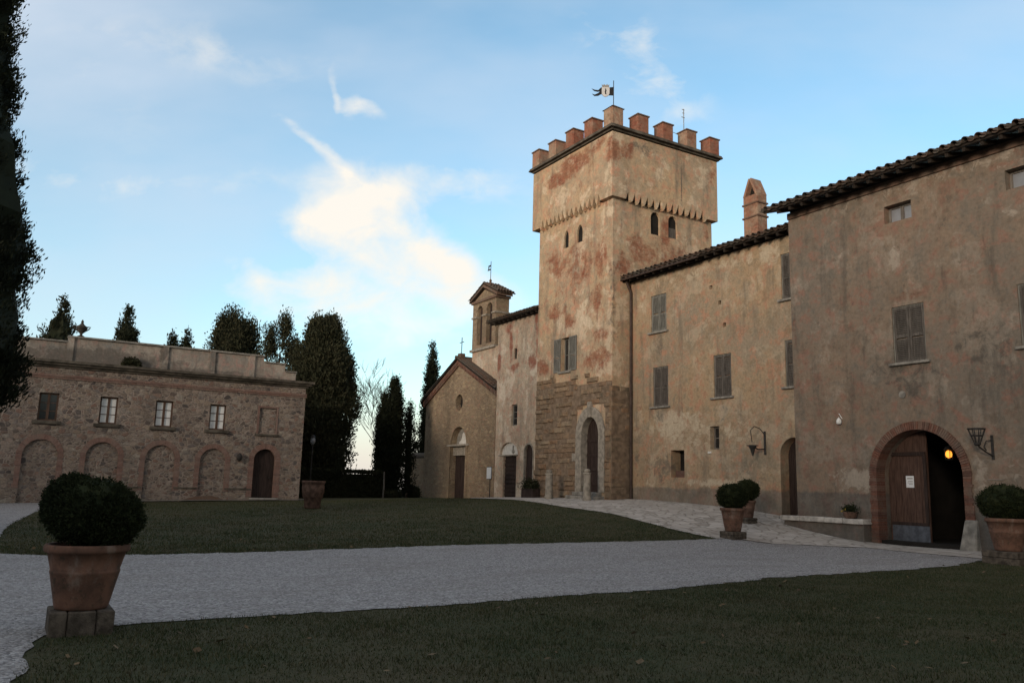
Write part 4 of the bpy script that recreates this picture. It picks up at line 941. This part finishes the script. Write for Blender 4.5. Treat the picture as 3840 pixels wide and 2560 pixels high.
# stone bench against the main house with a small flower bowl
M['benchslab'] = simple('bench_slab', (.44,.41,.37), .3, 4, bump=.6, bd=.012)
bn = thing('stone_bench','long stone bench with a pale slab seat against the main house wall','bench',(24.75,19.6,.1))
bevel(obj('base', MB().hexa([(24.62,17.98,-.15),(25.02,17.98,-.15),(25.02,21.3,.2),(24.62,21.3,.2),(24.62,17.98,.70),(25.02,17.98,.70),(25.02,21.3,.68),(24.62,21.3,.68)]), M['main'], bn), .02)
m = MB(); y = 17.92; rb = random.Random(4)
while y < 21.35:
    e = min(y+rb.uniform(.7,1.1),21.4); m.box(24.52+rb.uniform(-.015,.015),25.02,y,e-.012,.69,.86+rb.uniform(-.01,.012)); y = e
bevel(obj('seat', m, M['benchslab'], bn), .02)

# ------------------------------------------------------------------ foliage builders
def leafcloud(rg, cen, n, spread, L, W, outward=None, up=.4):
    """n leaf faces round each centre"""
    k = len(cen); c = np.repeat(cen, n, 0)+rg.normal(0,1,(k*n,3))*np.repeat(np.broadcast_to(spread,(k,3)) if np.ndim(spread) < 2 else spread, n, 0)
    d = rg.normal(0,1,(k*n,3))
    if outward is not None: d = d*.55+np.repeat(outward, n, 0)*.8
    d[:,2] += up; d /= np.linalg.norm(d,axis=1,keepdims=True)+1e-9
    s = np.cross(d, rg.normal(0,1,(k*n,3))); s /= np.linalg.norm(s,axis=1,keepdims=True)+1e-9
    l = L*rg.uniform(.6,1.3,(k*n,1)); w = W*rg.uniform(.6,1.3,(k*n,1))
    return np.stack([c-d*l*.5, c+s*w*.5, c+d*l*.5, c-s*w*.5],1)
def core_quads(base, zs, rs, k=14, wob=.12, seed=0):
    rg = np.random.default_rng(seed); R_ = np.array(rs)[:,None]*(1+rg.normal(0,wob,(len(zs),k))); t = np.linspace(0,2*PI,k,endpoint=False)
    P = np.stack([base[0]+R_*np.cos(t),base[1]+R_*np.sin(t),np.repeat(np.array(zs)[:,None],k,1)],-1); Q = []
    for i in range(len(zs)-1):
        for j in range(k): Q.append([P[i,j],P[i,(j+1)%k],P[i+1,(j+1)%k],P[i+1,j]])
    return np.array(Q)
def tree(name, label, base, top, prof, mat, nc, nl, L, W, seed, group=None, trunk=(.16,.06), crown0=0.0, cat='tree', core=.72, tuft=.0, lobes=(), spread=.22, bark='bark', wob=.14, up=.9):
    """prof: [(t, radius)] along the crown from crown0 to the top"""
    rg = np.random.default_rng(seed); bz = hz(base[0],base[1]) if len(base) == 2 else base[2]
    t_ = thing(name, label, cat, (base[0],base[1],bz), group)
    zc = bz+crown0; Hh = top-zc; pt = np.array([p[0] for p in prof]); pr_ = np.array([p[1] for p in prof])
    tt = rg.uniform(0,1,nc*3); keep = rg.uniform(0,1,nc*3) < np.interp(tt,pt,pr_)/pr_.max()+.12; tt = tt[keep][:nc]; k = len(tt)
    a = rg.uniform(0,2*PI,k)
    lump = 1+wob*np.sin(a*3+tt*9+seed)+wob*np.sin(a*2-tt*17+seed*2)*.8
    r = np.interp(tt,pt,pr_)*lump*(rg.uniform(0,1,k)**.35)
    cen = np.stack([base[0]+r*np.cos(a),base[1]+r*np.sin(a),zc+tt*Hh],-1)
    out = np.stack([np.cos(a),np.sin(a),np.full(k,up)],-1)
    if tuft:   # sprays that stick out of the outline
        m_ = rg.uniform(0,1,k) < .35; cen[m_,:2] += (out[m_,:2])*tuft*rg.uniform(0,1,(m_.sum(),1)); 
    extra = []
    for (dx,dy,z0,z1,rr) in lobes:
        q = rg.uniform(0,1,int(nc*.16)); aa = rg.uniform(0,2*PI,len(q)); r2 = rr*(1-q)**.6*rg.uniform(.2,1,len(q))
        extra.append(np.stack([base[0]+dx+r2*np.cos(aa),base[1]+dy+r2*np.sin(aa),z0+q*(z1-z0)],-1)); out = np.concatenate([out,np.stack([np.cos(aa)*.5,np.sin(aa)*.5,np.full(len(q),1.)],-1)])
    if extra: cen = np.concatenate([cen]+extra)
    sp = np.array([spread,spread,spread*1.4])
    Q = [leafcloud(rg, cen, nl, sp, L, W, out, up*.5)]
    zs = np.linspace(zc+Hh*.03, zc+Hh*.93, 16); rs = np.interp((zs-zc)/Hh,pt,pr_)*core; rs[0] *= .3; rs[-1] = .02
    if core: Q.append(core_quads(base,zs,rs,seed=seed))
    quads('crown', np.concatenate(Q), mat, t_)
    obj('trunk', MB().tube([(base[0],base[1],bz-.1),(base[0]+.03,base[1],bz+Hh*.3+crown0),(base[0],base[1],bz+crown0+Hh*.8)],[trunk[0],trunk[0]*.8,trunk[1]],9), M[bark], t_)
    return t_
CY = [(0,.35),(.08,.8),(.25,1.0),(.5,.92),(.75,.62),(.9,.32),(1,.04)]
def cyp(r): return [(t,q*r) for t,q in CY]
# tall near cypress at the left edge: its crown starts well above the ground
tree('cypress','huge dark cypress towering beside the stone farmhouse at the far left',(-2.1,26.4),19.5,[(0,1.8),(.03,2.3),(.09,2.4),(.2,2.05),(.26,2.15),(.33,1.85),(.4,1.5),(.53,1.15),(.69,.88),(.85,.62),(1,.1)],M['cyp'],2600,60,.15,.045,3,trunk=(.3,.1),crown0=3.2,tuft=.26,core=.92,spread=.10,up=1.0,wob=.06)
GR = 'cypress tips behind the parapet'
far = [((2.05,60),12.9,.88,'broad leaning cypress tip left of the stone urn'),((5.95,60),12.85,.74,'slim cypress tip between the urn and the parapet steps'),
       ((6.5,60.5),11.4,.3,'small sprig-like cypress tip touching the slim cypress'),((8.9,60),11.35,.42,'stubby ragged cypress tip just above the parapet'),((9.82,60),11.7,.42,'small pointed cypress tip just above the parapet')]
for i,(b,tp,r,lab) in enumerate(far):
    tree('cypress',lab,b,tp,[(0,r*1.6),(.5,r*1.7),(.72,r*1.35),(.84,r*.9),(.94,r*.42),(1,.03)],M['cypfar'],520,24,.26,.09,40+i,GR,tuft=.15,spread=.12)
tree('conifer','broad bushy conifer rising behind the farmhouse parapet, left of the two',(12.75,60),13.4,[(0,1.3),(.5,1.55),(.75,1.35),(.88,.9),(1,.3)],M['conifer'],420,60,.22,.09,60,tuft=.35,spread=.24,lobes=[(1.35,0,9.5,12.75,.75),(-.6,0,10,12.6,.6),(.75,.1,10,12.5,.6)])
tree('conifer','open ragged conifer with gaps of sky at the right end of the parapet',(15.35,56.5),12.6,[(0,.9),(.45,1.2),(.65,1.45),(.78,1.2),(.86,.8),(.94,.35),(1,.08)],M['conifer'],170,58,.20,.085,61,tuft=.5,spread=.20,core=.0,wob=.4,lobes=[(.25,0,10.8,13.0,.35),(-.75,0,10.0,11.9,.45),(.95,0,9.6,11.2,.4)])
tree('conifer','big dense evergreen standing at the right corner of the farmhouse',(17.45,53.6),12.0,[(0,1.3),(.1,1.75),(.3,2.0),(.55,1.95),(.75,1.7),(.88,1.15),(.96,.7),(1,.35)],M['conifer'],950,70,.22,.09,62,trunk=(.28,.08),crown0=1.0,tuft=.4,spread=.25,core=.66,lobes=[(-.5,0,10.6,12.0,.4),(.45,0,10.7,12.1,.5),(1.55,0,7.8,9.6,.5)])
tree('cypress','tall slim columnar cypress with a pointed tip, tallest of the three before the bare tree',(22.1,52),8.65,[(0,.52),(.2,.66),(.5,.66),(.75,.54),(.9,.30),(1,.03)],M['cyp'],900,26,.2,.07,70,'cypresses left of the chapel',tuft=.08,spread=.12,wob=.05)
tree('cypress','shorter blunt cypress merged into the tallest one',(21.45,52.1),7.55,[(0,.38),(.3,.48),(.7,.44),(.9,.24),(1,.04)],M['cyp'],600,26,.2,.07,71,'cypresses left of the chapel',tuft=.08,spread=.12,wob=.05)
tree('cypress','thin see-through cypress nearest the garden wall',(23.35,52.2),7.2,[(0,.25),(.2,.42),(.5,.46),(.75,.36),(.92,.18),(1,.03)],M['cyp'],260,22,.18,.06,72,'cypresses left of the chapel',tuft=.1,spread=.11,core=.45,trunk=(.08,.03))
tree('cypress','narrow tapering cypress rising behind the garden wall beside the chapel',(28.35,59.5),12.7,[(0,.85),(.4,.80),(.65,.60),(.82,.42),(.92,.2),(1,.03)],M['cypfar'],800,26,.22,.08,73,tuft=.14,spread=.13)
# bare winter tree
def bare(name, label, base, top, seed):
    rg = random.Random(seed); bz = hz(*base); t_ = thing(name, label, 'tree', (base[0],base[1],bz)); tr = MB(); br = MB()
    def grow(p, d, L, r, n):
        pts = [p]; rr = [r]; q = Vector(p); d = Vector(d)
        for i in range(4):
            d = (d+Vector((rg.uniform(-.16,.16),rg.uniform(-.16,.16),rg.uniform(-.02,.12)))).normalized(); q = q+d*(L/4); pts.append(tuple(q)); rr.append(r*(1-.14*(i+1)))
        (tr if n == 0 else br).tube(pts, rr, 7 if n < 2 else 4, caps=n < 2)
        if n >= 5: return
        for j in range(5 if n == 0 else 3):
            k = rg.choice((2,3,4)) if j else 4
            e = (d+Vector((rg.uniform(-1,1),rg.uniform(-1,1),rg.uniform(.0,.7)))*(.95 if n else .95)).normalized()
            grow(pts[k], e, L*rg.uniform(.58,.82), max(rr[k]*.60,.016), n+1)
    grow((base[0],base[1],bz-.1),(-.06,0,1),(top-bz)*.32,.14,0)
    obj('trunk', tr, M['greybark'], t_, fix=False); obj('branches', br, M['greybark'], t_, fix=False); return t_
bare('bare_tree','leafless grey tree spreading behind the columnar cypresses',(23.4,57.5),11.6,8)

# clipped hedge and undergrowth
def bush(name, label, cen, rad, mat, n, nl, L, W, seed, cat='shrub', boxy=False, group=None, core=True, floor=None):
    rg = np.random.default_rng(seed); u = rg.normal(0,1,(n,3)); u /= np.linalg.norm(u,axis=1,keepdims=True)
    if boxy: u = np.clip(u*1.6,-1,1)
    rr = rg.uniform(.75,1.0,(n,1)); c = np.array(cen)+u*rr*np.array(rad)
    Q = [leafcloud(rg,c,nl,np.array([L*.6]*3),L,W,u,.2)]
    if core:
        zs = np.linspace(cen[2]-rad[2]*.93,cen[2]+rad[2]*.93,9); rs = [rad[0]*.86*(1 if boxy else math.sqrt(max(0,1-((z-cen[2])/rad[2])**2))) for z in zs]
        q = core_quads((0,0),zs,rs,seed=seed,wob=.03); q[...,1] *= rad[1]/rad[0]; q[...,0] += cen[0]; q[...,1] += cen[1]; Q.append(q)
    o = quads(name,np.concatenate(Q),mat,None); return tag(o,label,cat,group)
def hedge_mesh(x0,x1,y0,y1,z0,z1,seed,n):
    rg = np.random.default_rng(seed); p = rg.uniform(0,1,(n,3)); s = rg.integers(0,3,n)
    p[s==0,1] = 0; p[s==1,2] = 1; p[s==2,0] = rg.integers(0,2,(s==2).sum())
    gap = (s != 1) & (rg.uniform(0,1,n) < .1+.35*(np.sin(p[:,0]*23)*np.sin(p[:,2]*9+p[:,0]*11) > .8)); p = p[~gap]
    c = np.array([x0,y0,z0])+p*np.array([x1-x0,y1-y0,z1-z0])
    return leafcloud(rg,c,7,np.array([.07,.07,.05]),.13,.06,None,.2)
hg = thing('clipped_hedge','dark clipped hedge between the farmhouse corner and the cypresses','hedge',(17.6,51.4,.6))
quads('foliage', np.concatenate([hedge_mesh(13.9,21.0,50.9,52.0,.55,2.32,3,5200)]), M['hedge'], hg)
obj('stem', MB().box(14.1,20.8,51.25,51.7,.5,2.15), M['hedge'], hg)
for i,(x,y,rx,rz_,lab) in enumerate([(23.9,52.6,.7,.45,'low dark shrub at the foot of the thin cypress'),(25.2,55.2,.5,.42,'low dark shrub against the garden wall'),(21.9,51.5,.7,.3,'ragged undergrowth shrub at the foot of the columnar cypresses')]):
    bush('shrub',lab,(x,y,hz(x,y)+rz_*.7),(rx,rx*.7,rz_),M['hedge'],260,8,.12,.06,80+i)
for i,(x,lab) in enumerate([(4.75,'small dark weed growing on the farmhouse cornice')]):
    bush('weed',lab,(x,44.1,7.02),(.42-.12*i,.2,.30-.08*i),M['hedge'],200,9,.12,.06,90+i,cat='plant')
stake = thing('stake','bare wooden stake standing left of the columnar cypresses','post',(20.9,50.3,hz(20.9,50.3)))
obj('post', MB().tube([(20.9,50.3,.5),(20.92,50.3,1.5),(20.9,50.3,2.35)],[.06,.055,.05],8), M['greywood'], stake)
# globe street lamp by the farmhouse corner
sl_ = thing('street_lamp','slim post lamp with a pale glass globe beside the farmhouse corner','street lamp',(14.45,45.2,.6))
obj('post', MB().tube([(14.45,45.2,.4),(14.45,45.2,3.62)],.035,8), M['iron'], sl_); obj('globe', MB().lathe([(.05,0),(.11,.08),(.14,.2),(.12,.34),(.05,.42)],(14.45,45.2,3.62),14), M['midpane'], sl_, smooth=True); obj('cap', MB().lathe([(.15,.40),(.1,.48),(.02,.54)],(14.45,45.2,3.62),12), M['iron'], sl_)

# ------------------------------------------------------------------ pots with clipped box balls
POT = [(.60,0),(.62,.03),(.64,.08),(.80,.58),(.815,.60),(.815,.63),(.80,.65),(.91,.93),(.97,.94),(1.0,.97),(1.0,1.04),(.97,1.07),(.88,1.07),(.86,.95),(.80,.92)]
def potted(name, label, x, y, z, rim, ph, ball, bz, seed, courses=2, mat='terracotta', plinth=None, group='potted box balls', bumps=(), n=900, nl=14, L=.055, sy=1):
    t_ = thing(name, label, 'potted plant', (x,y,z), group); zz = z
    if plinth:
        w,h = plinth; pm = MB(); rp = random.Random(seed)
        for c in range(courses):
            h_ = h/courses; z0 = z+h_*c; xx = x-w/2
            for k in range(3):
                e = x-w/2+w*(k+1)/3+(rp.uniform(-.05,.05) if k < 2 else 0); pm.box(xx+.004,e-.004,y-w/2+rp.uniform(-.012,.012),y+w/2,z0+.003-(.15 if c == 0 else 0),z0+h_-.004); xx = e
        bevel(obj('plinth', pm, M['brickplinth'], t_), .012); zz = z+h
    s = rim/1.0
    prof = [(r*s,q*ph/1.07) for r,q in POT]
    obj('pot', MB().lathe(prof,(x,y,zz),40,wob=.006), M[mat], t_, smooth=True)
    obj('soil', MB().lathe([(.78*s,0),(.78*s,.02)],(x,y,zz+ph*.9),24), M['soil'], t_)
    rg = np.random.default_rng(seed); parts = [((x,y,zz+ph+bz),ball)]+[((x+a,y+b,zz+ph+c),r) for a,b,c,r in bumps]; Q = []
    for c,r in parts:
        u = rg.normal(0,1,(n,3)); u /= np.linalg.norm(u,axis=1,keepdims=True); cc = np.array(c)+u*np.array(r)*rg.uniform(.86,1.0,(n,1))
        Q.append(leafcloud(rg,cc,nl,np.array([L*.55]*3),L,L*.55,u,.15))
        u2 = rg.normal(0,1,(n//7,3)); u2 /= np.linalg.norm(u2,axis=1,keepdims=True); Q.append(leafcloud(rg,np.array(c)+u2*np.array(r)*rg.uniform(1.0,1.09,(n//7,1)),7,np.array([L*.35]*3),L*1.1,L*.5,u2,.3))
        zs = np.linspace(c[2]-r[2]*.95,c[2]+r[2]*.95,12); q = core_quads((0,0),zs,[r[0]*.9*math.sqrt(max(0,1-((z_-c[2])/r[2])**2)) for z_ in zs],k=20,seed=seed,wob=.02)
        q[...,0] += c[0]; q[...,1] += c[1]; Q.append(q)
    quads('foliage', np.concatenate(Q), M['box'], t_)
    obj('stem', MB().tube([(x,y,zz+ph*.9),(x+.01,y,zz+ph+bz)],.035,7), M['bark'], t_)
    return t_
M['brickplinth'] = simple('mossy_tufa_block', (.105,.085,.066), .5, 7, .95, .9, .02)
potted('potted_boxwood','big lumpy box ball in a terracotta pot on a rough block, nearest the camera',.87,10.3,hz(.87,10.3),.425,.67,(.46,.46,.355),.34,1,courses=1,plinth=(.62,.245),bumps=[(-.19,.08,.42,(.29,.29,.31)),(.16,-.10,.28,(.36,.36,.31))],n=1300,nl=16,L=.034)
potted('potted_boxwood','round box ball in a pinkish terracotta pot at the foot of the paved ramp',20.62,19.95,hz(20.62,19.95),.41,.75,(.48,.48,.40),.36,2,plinth=(.62,.24),n=700,L=.06)
potted('potted_boxwood','smaller box ball on a dark pot close to the middle house wall',23.55,22.05,hz(23.55,22.05),.32,.62,(.42,.42,.36),.36,3,mat='terradark',plinth=(.5,.2),n=600,L=.06)
potted('potted_boxwood','wide bushy box in a terracotta pot right of the gateway',21.75,11.75,hz(21.75,11.75),.50,.80,(.62,.62,.46),.36,4,plinth=(.9,.32),bumps=[(.35,-.4,.25,(.45,.45,.38))],n=900,L=.05)
# empty big jar by the farmhouse corner
jr = thing('terracotta_jar','large weathered terracotta jar with a wide lip at the farmhouse corner','jar',(11.15,34.4,hz(11.15,34.4)))
obj('body', MB().lathe([(.30,0),(.33,.05),(.36,.40),(.42,.46),(.43,.60),(.46,.66),(.46,.92),(.44,.98),(.47,1.02),(.49,1.08),(.49,1.14),(.40,1.14),(.38,1.0)],(11.15,34.4,hz(11.15,34.4)),30,wob=.008), M['terradark'], jr, smooth=True)
obj('soil', MB().lathe([(.39,0),(.39,.02)],(11.15,34.4,hz(11.15,34.4)+1.06),20), M['soil'], jr)
# flower bowl on the bench
fb = thing('flower_bowl','small terracotta bowl with a dark plant and yellow blooms on the stone bench','flower pot',(24.72,18.55,.84))
obj('bowl', MB().lathe([(.13,0),(.2,.08),(.23,.2),(.25,.24),(.22,.25),(.18,.2)],(24.72,18.55,.84),18), M['terradark'], fb, smooth=True)
rg_ = np.random.default_rng(5); u = rg_.normal(0,1,(120,3))*np.array([.10,.12,.07])+np.array([24.72,18.55,1.18]); quads('foliage', leafcloud(rg_,u,6,np.array([.03]*3),.07,.035,None,.5), M['box'], fb)
obj('stem', MB().tube([(24.72,18.55,1.0),(24.72,18.56,1.2)],.012,5).tube([(24.72,18.5,1.0),(24.7,18.45,1.15)],.01,5), M['bark'], fb)
u = rg_.normal(0,1,(14,3))*np.array([.05,.06,.03])+np.array([24.66,18.66,1.10]); quads('blooms', leafcloud(rg_,u,5,np.array([.015]*3),.05,.04,None,.3), simple('yellow_petals',(.55,.40,.08),.2,20,.7,0), fb)

# ------------------------------------------------------------------ stone posts, notice board, planter by the tower
def stone_post(x, y, label, h, r):
    z = hz(x,y)+.02; t_ = thing('stone_post', label, 'bollard', (x,y,z), 'stone posts before the tower')
    obj('shaft', MB().lathe([(r*1.15,-.1),(r*1.15,.12),(r,.16),(r*.94,h*.82),(r*1.08,h*.84),(r*1.08,h*.88),(r*.8,h*.89)],(x,y,z),14,wob=.02), M['stonetrim'], t_, smooth=False)
    obj('ball', MB().lathe([(r*.3,h*.87),(r*.72,h*.90),(r*.86,h*.95),(r*.66,h*.99),(r*.2,h*1.01)],(x,y,z),14), M['stonetrim'], t_, smooth=True)
stone_post(23.25,34.75,'weathered stone post with a worn top, left of the tower door',1.42,.19)
stone_post(23.45,31.85,'weathered stone post with a pale ball top in front of the tower door',1.46,.18)
nb = thing('notice_board','white notice sheet on a thin dark post beside the chapel','sign',(23.2,40.6,hz(23.2,40.6)))
nz = hz(23.2,40.6)
obj('post', MB().tube([(23.2,40.6,nz-.1),(23.2,40.6,nz+1.72)],.025,8), M['iron'], nb)
obj('panel', MB().box(23.14,23.17,40.42,40.90,nz+1.05,nz+1.68), M['paper'], nb); obj('backing', MB().box(23.17,23.19,40.39,40.93,nz+1.02,nz+1.71), M['iron'], nb)
pz = hz(24.15,37.4)
pb = thing('planter','dark wooden planter with a low dark shrub against the annex wall','planter',(24.2,37.9,pz))
bevel(obj('box', MB().box(23.95,24.42,37.35,38.5,pz-.05,pz+.48), M['doordark'], pb), .015)
rg_ = np.random.default_rng(8); u = rg_.normal(0,1,(260,3))*np.array([.16,.32,.13])+np.array([24.2,37.95,pz+.68]); quads('foliage', leafcloud(rg_,u,7,np.array([.05]*3),.10,.05,None,.4), M['hedge'], pb)

# unseen wooded rise, added to keep low sun off the lower courtyard
rg_ = np.random.default_rng(21); P_ = []; nR = 90
for i in range(nR+1):
    a = R(172)+R(150)*i/nR      # compass sweep from behind the camera round to the left
    for j,(rr,hh) in enumerate(((42,0),(52,9),(62,16.5),(80,18),(120,10),(160,-3))):
        q = rr*(1+.10*math.sin(a*5+j)+rg_.normal(0,.02)); e = min(1,(nR-i)/10,i/8+.25)
        P_.append((8+q*math.sin(a),12+q*math.cos(a),-2+hh*e*(1+.14*math.sin(a*9+1)+.10*math.sin(a*23))+(rg_.normal(0,.7) if 0 < j < 5 else 0)))
hm = MB().add(P_, [(i*6+j,i*6+j+1,(i+1)*6+j+1,(i+1)*6+j) for i in range(nR) for j in range(5)])
tag(obj('added_shade_rise', hm, M['hedge'], None, smooth=False, fix=False), 'unseen wooded rise added to shade the lower courtyard from the low sun', 'hill', kind='structure')

# ------------------------------------------------------------------ sky, sun, camera
SUN_EL, SUN_AZ = 7.5, -119.0      # azimuth from +Y towards +X, degrees: the sun has sunk on the left
w = bpy.data.worlds.new('World'); S.world = w; w.use_nodes = True; nt = w.node_tree; nt.nodes.clear()
class WN(NT):
    def __init__(s, tree): s.t = tree
W_ = WN(nt)
out = W_.n('ShaderNodeOutputWorld'); bg = W_.n('ShaderNodeBackground'); W_.l(bg.outputs[0], out.inputs[0])
sky = W_.n('ShaderNodeTexSky', sky_type='NISHITA'); sky.sun_disc = False; sky.sun_elevation = R(SUN_EL); sky.sun_rotation = R(SUN_AZ)
sky.air_density = 1.0; sky.dust_density = .6; sky.ozone_density = 3.0
D = W_.n('ShaderNodeTexCoord').outputs['Generated']
nrm = W_.n('ShaderNodeVectorMath', operation='NORMALIZE'); W_.l(D, nrm.inputs[0]); D = nrm.outputs[0]
def dot(v):
    o = W_.n('ShaderNodeVectorMath', operation='DOT_PRODUCT'); W_.l(D, o.inputs[0]); o.inputs[1].default_value = v; return o.outputs['Value']
a_ = R(31); fwd = dot((math.sin(a_),math.cos(a_),0)); rgt = dot((math.cos(a_),-math.sin(a_),0)); upz = dot((0,0,1))
fc = W_.math('MAXIMUM', fwd, .08)
cu = W_.math('DIVIDE', rgt, fc); cv = W_.math('DIVIDE', upz, fc)
comb = W_.n('ShaderNodeCombineXYZ'); W_.l(cu, comb.inputs[0]); W_.l(cv, comb.inputs[1]); CV = comb.outputs[0]
# wind-drawn cloud: the noise domain is sheared and warped
nz1 = W_.n('ShaderNodeTexNoise'); W_.l(W_.scale(CV,(4.2,7.0,1)), nz1.inputs['Vector']); nz1.inputs['Scale'].default_value = 1.0; nz1.inputs['Detail'].default_value = 9; nz1.inputs['Roughness'].default_value = .56; nz1.inputs['Distortion'].default_value = .35
nz2 = W_.n('ShaderNodeTexNoise'); W_.l(W_.scale(CV,(1.6,3.6,1)), nz2.inputs['Vector']); nz2.inputs['Scale'].default_value = 1.0; nz2.inputs['Detail'].default_value = 5; nz2.inputs['Roughness'].default_value = .5
wv = W_.n('ShaderNodeVectorMath', operation='ADD'); W_.l(CV, wv.inputs[0])
wsub = W_.n('ShaderNodeVectorMath', operation='SUBTRACT'); 
nz3 = W_.n('ShaderNodeTexNoise'); W_.l(W_.scale(CV,(6,6,1)), nz3.inputs['Vector']); nz3.inputs['Scale'].default_value = 1.0; nz3.inputs['Detail'].default_value = 6
W_.l(nz3.outputs['Color'], wsub.inputs[0]); wsub.inputs[1].default_value = (.5,.5,.5); W_.l(W_.scale(wsub.outputs[0],(.10,.10,0)), wv.inputs[1]); CW = wv.outputs[0]
nz4 = W_.n('ShaderNodeTexNoise'); W_.l(W_.scale(CV,(13,19,1)), nz4.inputs['Vector']); nz4.inputs['Scale'].default_value = 1.0; nz4.inputs['Detail'].default_value = 8; nz4.inputs['Roughness'].default_value = .6; nz4.inputs['Distortion'].default_value = .5
def spot(u, v, ru, rv, w_, rot=0):
    s_ = W_.n('ShaderNodeVectorMath', operation='SUBTRACT'); W_.l(CW, s_.inputs[0]); s_.inputs[1].default_value = (u,v,0)
    p = s_.outputs[0]
    if rot:
        r_ = W_.n('ShaderNodeVectorRotate', rotation_type='Z_AXIS'); W_.l(p, r_.inputs['Vector']); r_.inputs['Angle'].default_value = rot; p = r_.outputs[0]
    d_ = W_.n('ShaderNodeVectorMath', operation='DIVIDE'); W_.l(p, d_.inputs[0]); d_.inputs[1].default_value = (ru,rv,1)
    l_ = W_.n('ShaderNodeVectorMath', operation='LENGTH'); W_.l(d_.outputs[0], l_.inputs[0])
    return W_.mr(l_.outputs['Value'], 0, 1.7, w_, 0)
def px(x, y): return ((x-1176)/1900, (1115+.027*(x-1176)-y)/1900*1.02)
spots = [(850,640,.15,.075,.26,.2),(790,500,.065,.045,.75,0),(900,580,.11,.040,.7,.35),(985,655,.12,.04,.62,.2),(690,695,.085,.032,.75,0),(840,742,.14,.026,.52,.1),(590,655,.03,.015,.5,.5),(860,835,.10,.03,.24,0),
         (665,510,.04,.03,.45,0),(800,400,.06,.035,.5,0),(900,430,.10,.035,.38,0),(700,310,.09,.009,.5,.62),(785,212,.035,.014,.7,.3),(738,175,.006,.03,.42,-.15),(1520,140,.09,.06,.40,.4),(1450,60,.12,.04,.25,.2),(430,60,.20,.04,.26,.1),(300,390,.28,.02,.26,0),(60,240,.14,.10,.22,0),(1050,430,.12,.03,.25,0)]
acc = None
for (x,y,ru,rv,w_,ro) in spots:
    u_,v_ = px(x,y); q = spot(u_,v_,ru,rv,w_,ro); acc = q if acc is None else W_.math('ADD', acc, q)
acc = W_.math('MINIMUM', acc, 1.0)
# torn edges: billows at two scales eat into the soft masses
fb = W_.math('ADD', W_.math('MULTIPLY', nz1.outputs[0], 1.0), W_.math('MULTIPLY', nz4.outputs[0], .55))
den = W_.math('ADD', acc, W_.math('MULTIPLY', W_.math('SUBTRACT', fb, .775), 2.6))
den = W_.math('MULTIPLY', W_.mr(den, .18, 1.12, 0, 1, False), W_.mr(acc, .02, .42))
den = W_.math('MULTIPLY', den, W_.mr(fwd, .1, .3))
# thin scattered veil elsewhere, all round the sky
veil = W_.math('MULTIPLY', W_.mr(nz2.outputs[0], .30, .70), .44)
hzn = W_.mr(cv, .0, .16, .75, 0)
hs = W_.n('ShaderNodeHueSaturation'); hs.inputs['Saturation'].default_value = 1.0; hs.inputs['Value'].default_value = 1.0; W_.l(sky.outputs[0], hs.inputs['Color'])
base = W_.mix(1.0, hs.outputs[0], (.65,.60,.49), 'MULTIPLY'); SKYMUL = base.node
K = 1.3
left = W_.math('MULTIPLY', W_.mr(cu, -.05, -.62, 0, .62), W_.mr(cv, .12, .5, .15, 1))
left = W_.math('MULTIPLY', left, W_.mr(nz2.outputs[0], .3, .65, .55, 1))
cl = W_.mix(veil, base, (.80*K,.88*K,1.0*K))
cl = W_.mix(left, cl, (.80*K,.88*K,1.0*K))
# unseen cloud sheet added overhead and behind to turn the skylight more neutral
over = W_.math('MAXIMUM', W_.mr(fwd, .40, -.15, 0, .72), W_.mr(upz, .52, .85, 0, .62))
over = W_.math('MULTIPLY', over, W_.mr(nz2.outputs[0], .25, .6, .6, 1))
cl = W_.mix(over, cl, (.56*K,.50*K,.445*K))
cl = W_.mix(W_.math('MULTIPLY', hzn, 1.1, True), cl, (.90*K,.82*K,.80*K))
cl = W_.mix(W_.math('MULTIPLY', den, .96), cl, (1.14*K,1.07*K,.96*K))
W_.l(cl, bg.inputs['Color']); bg.inputs['Strength'].default_value = .15
sn = bpy.data.lights.new('sun','SUN'); sn.energy = .62; sn.angle = R(14); sn.color = (1.0,.84,.68)
so_ = bpy.data.objects.new('sun', sn); COL.objects.link(so_)
sd = Vector((math.sin(R(SUN_AZ))*math.cos(R(SUN_EL)), math.cos(R(SUN_AZ))*math.cos(R(SUN_EL)), math.sin(R(SUN_EL))))
so_.rotation_euler = sd.to_track_quat('Z','Y').to_euler(); so_.location = (-30,20,40)
cam = bpy.data.cameras.new('camera'); co = bpy.data.objects.new('camera', cam); COL.objects.link(co); S.camera = co
cam.sensor_width = 36; cam.lens = 1900/2352*36; cam.clip_end = 8000; cam.clip_start = .1
yaw,pit,rol = R(31),R(9.9),R(1.5)
fw = Vector((math.sin(yaw)*math.cos(pit),math.cos(yaw)*math.cos(pit),math.sin(pit))); rt = Vector((math.cos(yaw),-math.sin(yaw),0)); upv = rt.cross(fw)
rt2 = rt*math.cos(rol)+upv*math.sin(rol); up2_ = upv*math.cos(rol)-rt*math.sin(rol)
co.matrix_world = Matrix(((rt2.x,up2_.x,-fw.x,0),(rt2.y,up2_.y,-fw.y,0),(rt2.z,up2_.z,-fw.z,1.65),(0,0,0,1)))
S.view_settings.view_transform = 'Standard'; S.view_settings.look = 'None'; S.view_settings.exposure = 2.2; S.view_settings.gamma = 1
S.render.engine = 'CYCLES'; S.cycles.use_denoising = True; S.cycles.max_bounces = 6; S.cycles.diffuse_bounces = 4; S.cycles.transparent_max_bounces = 8
S.cycles.use_adaptive_sampling = True; S.cycles.sample_clamp_indirect = 4
S.render.filter_size = 1.7
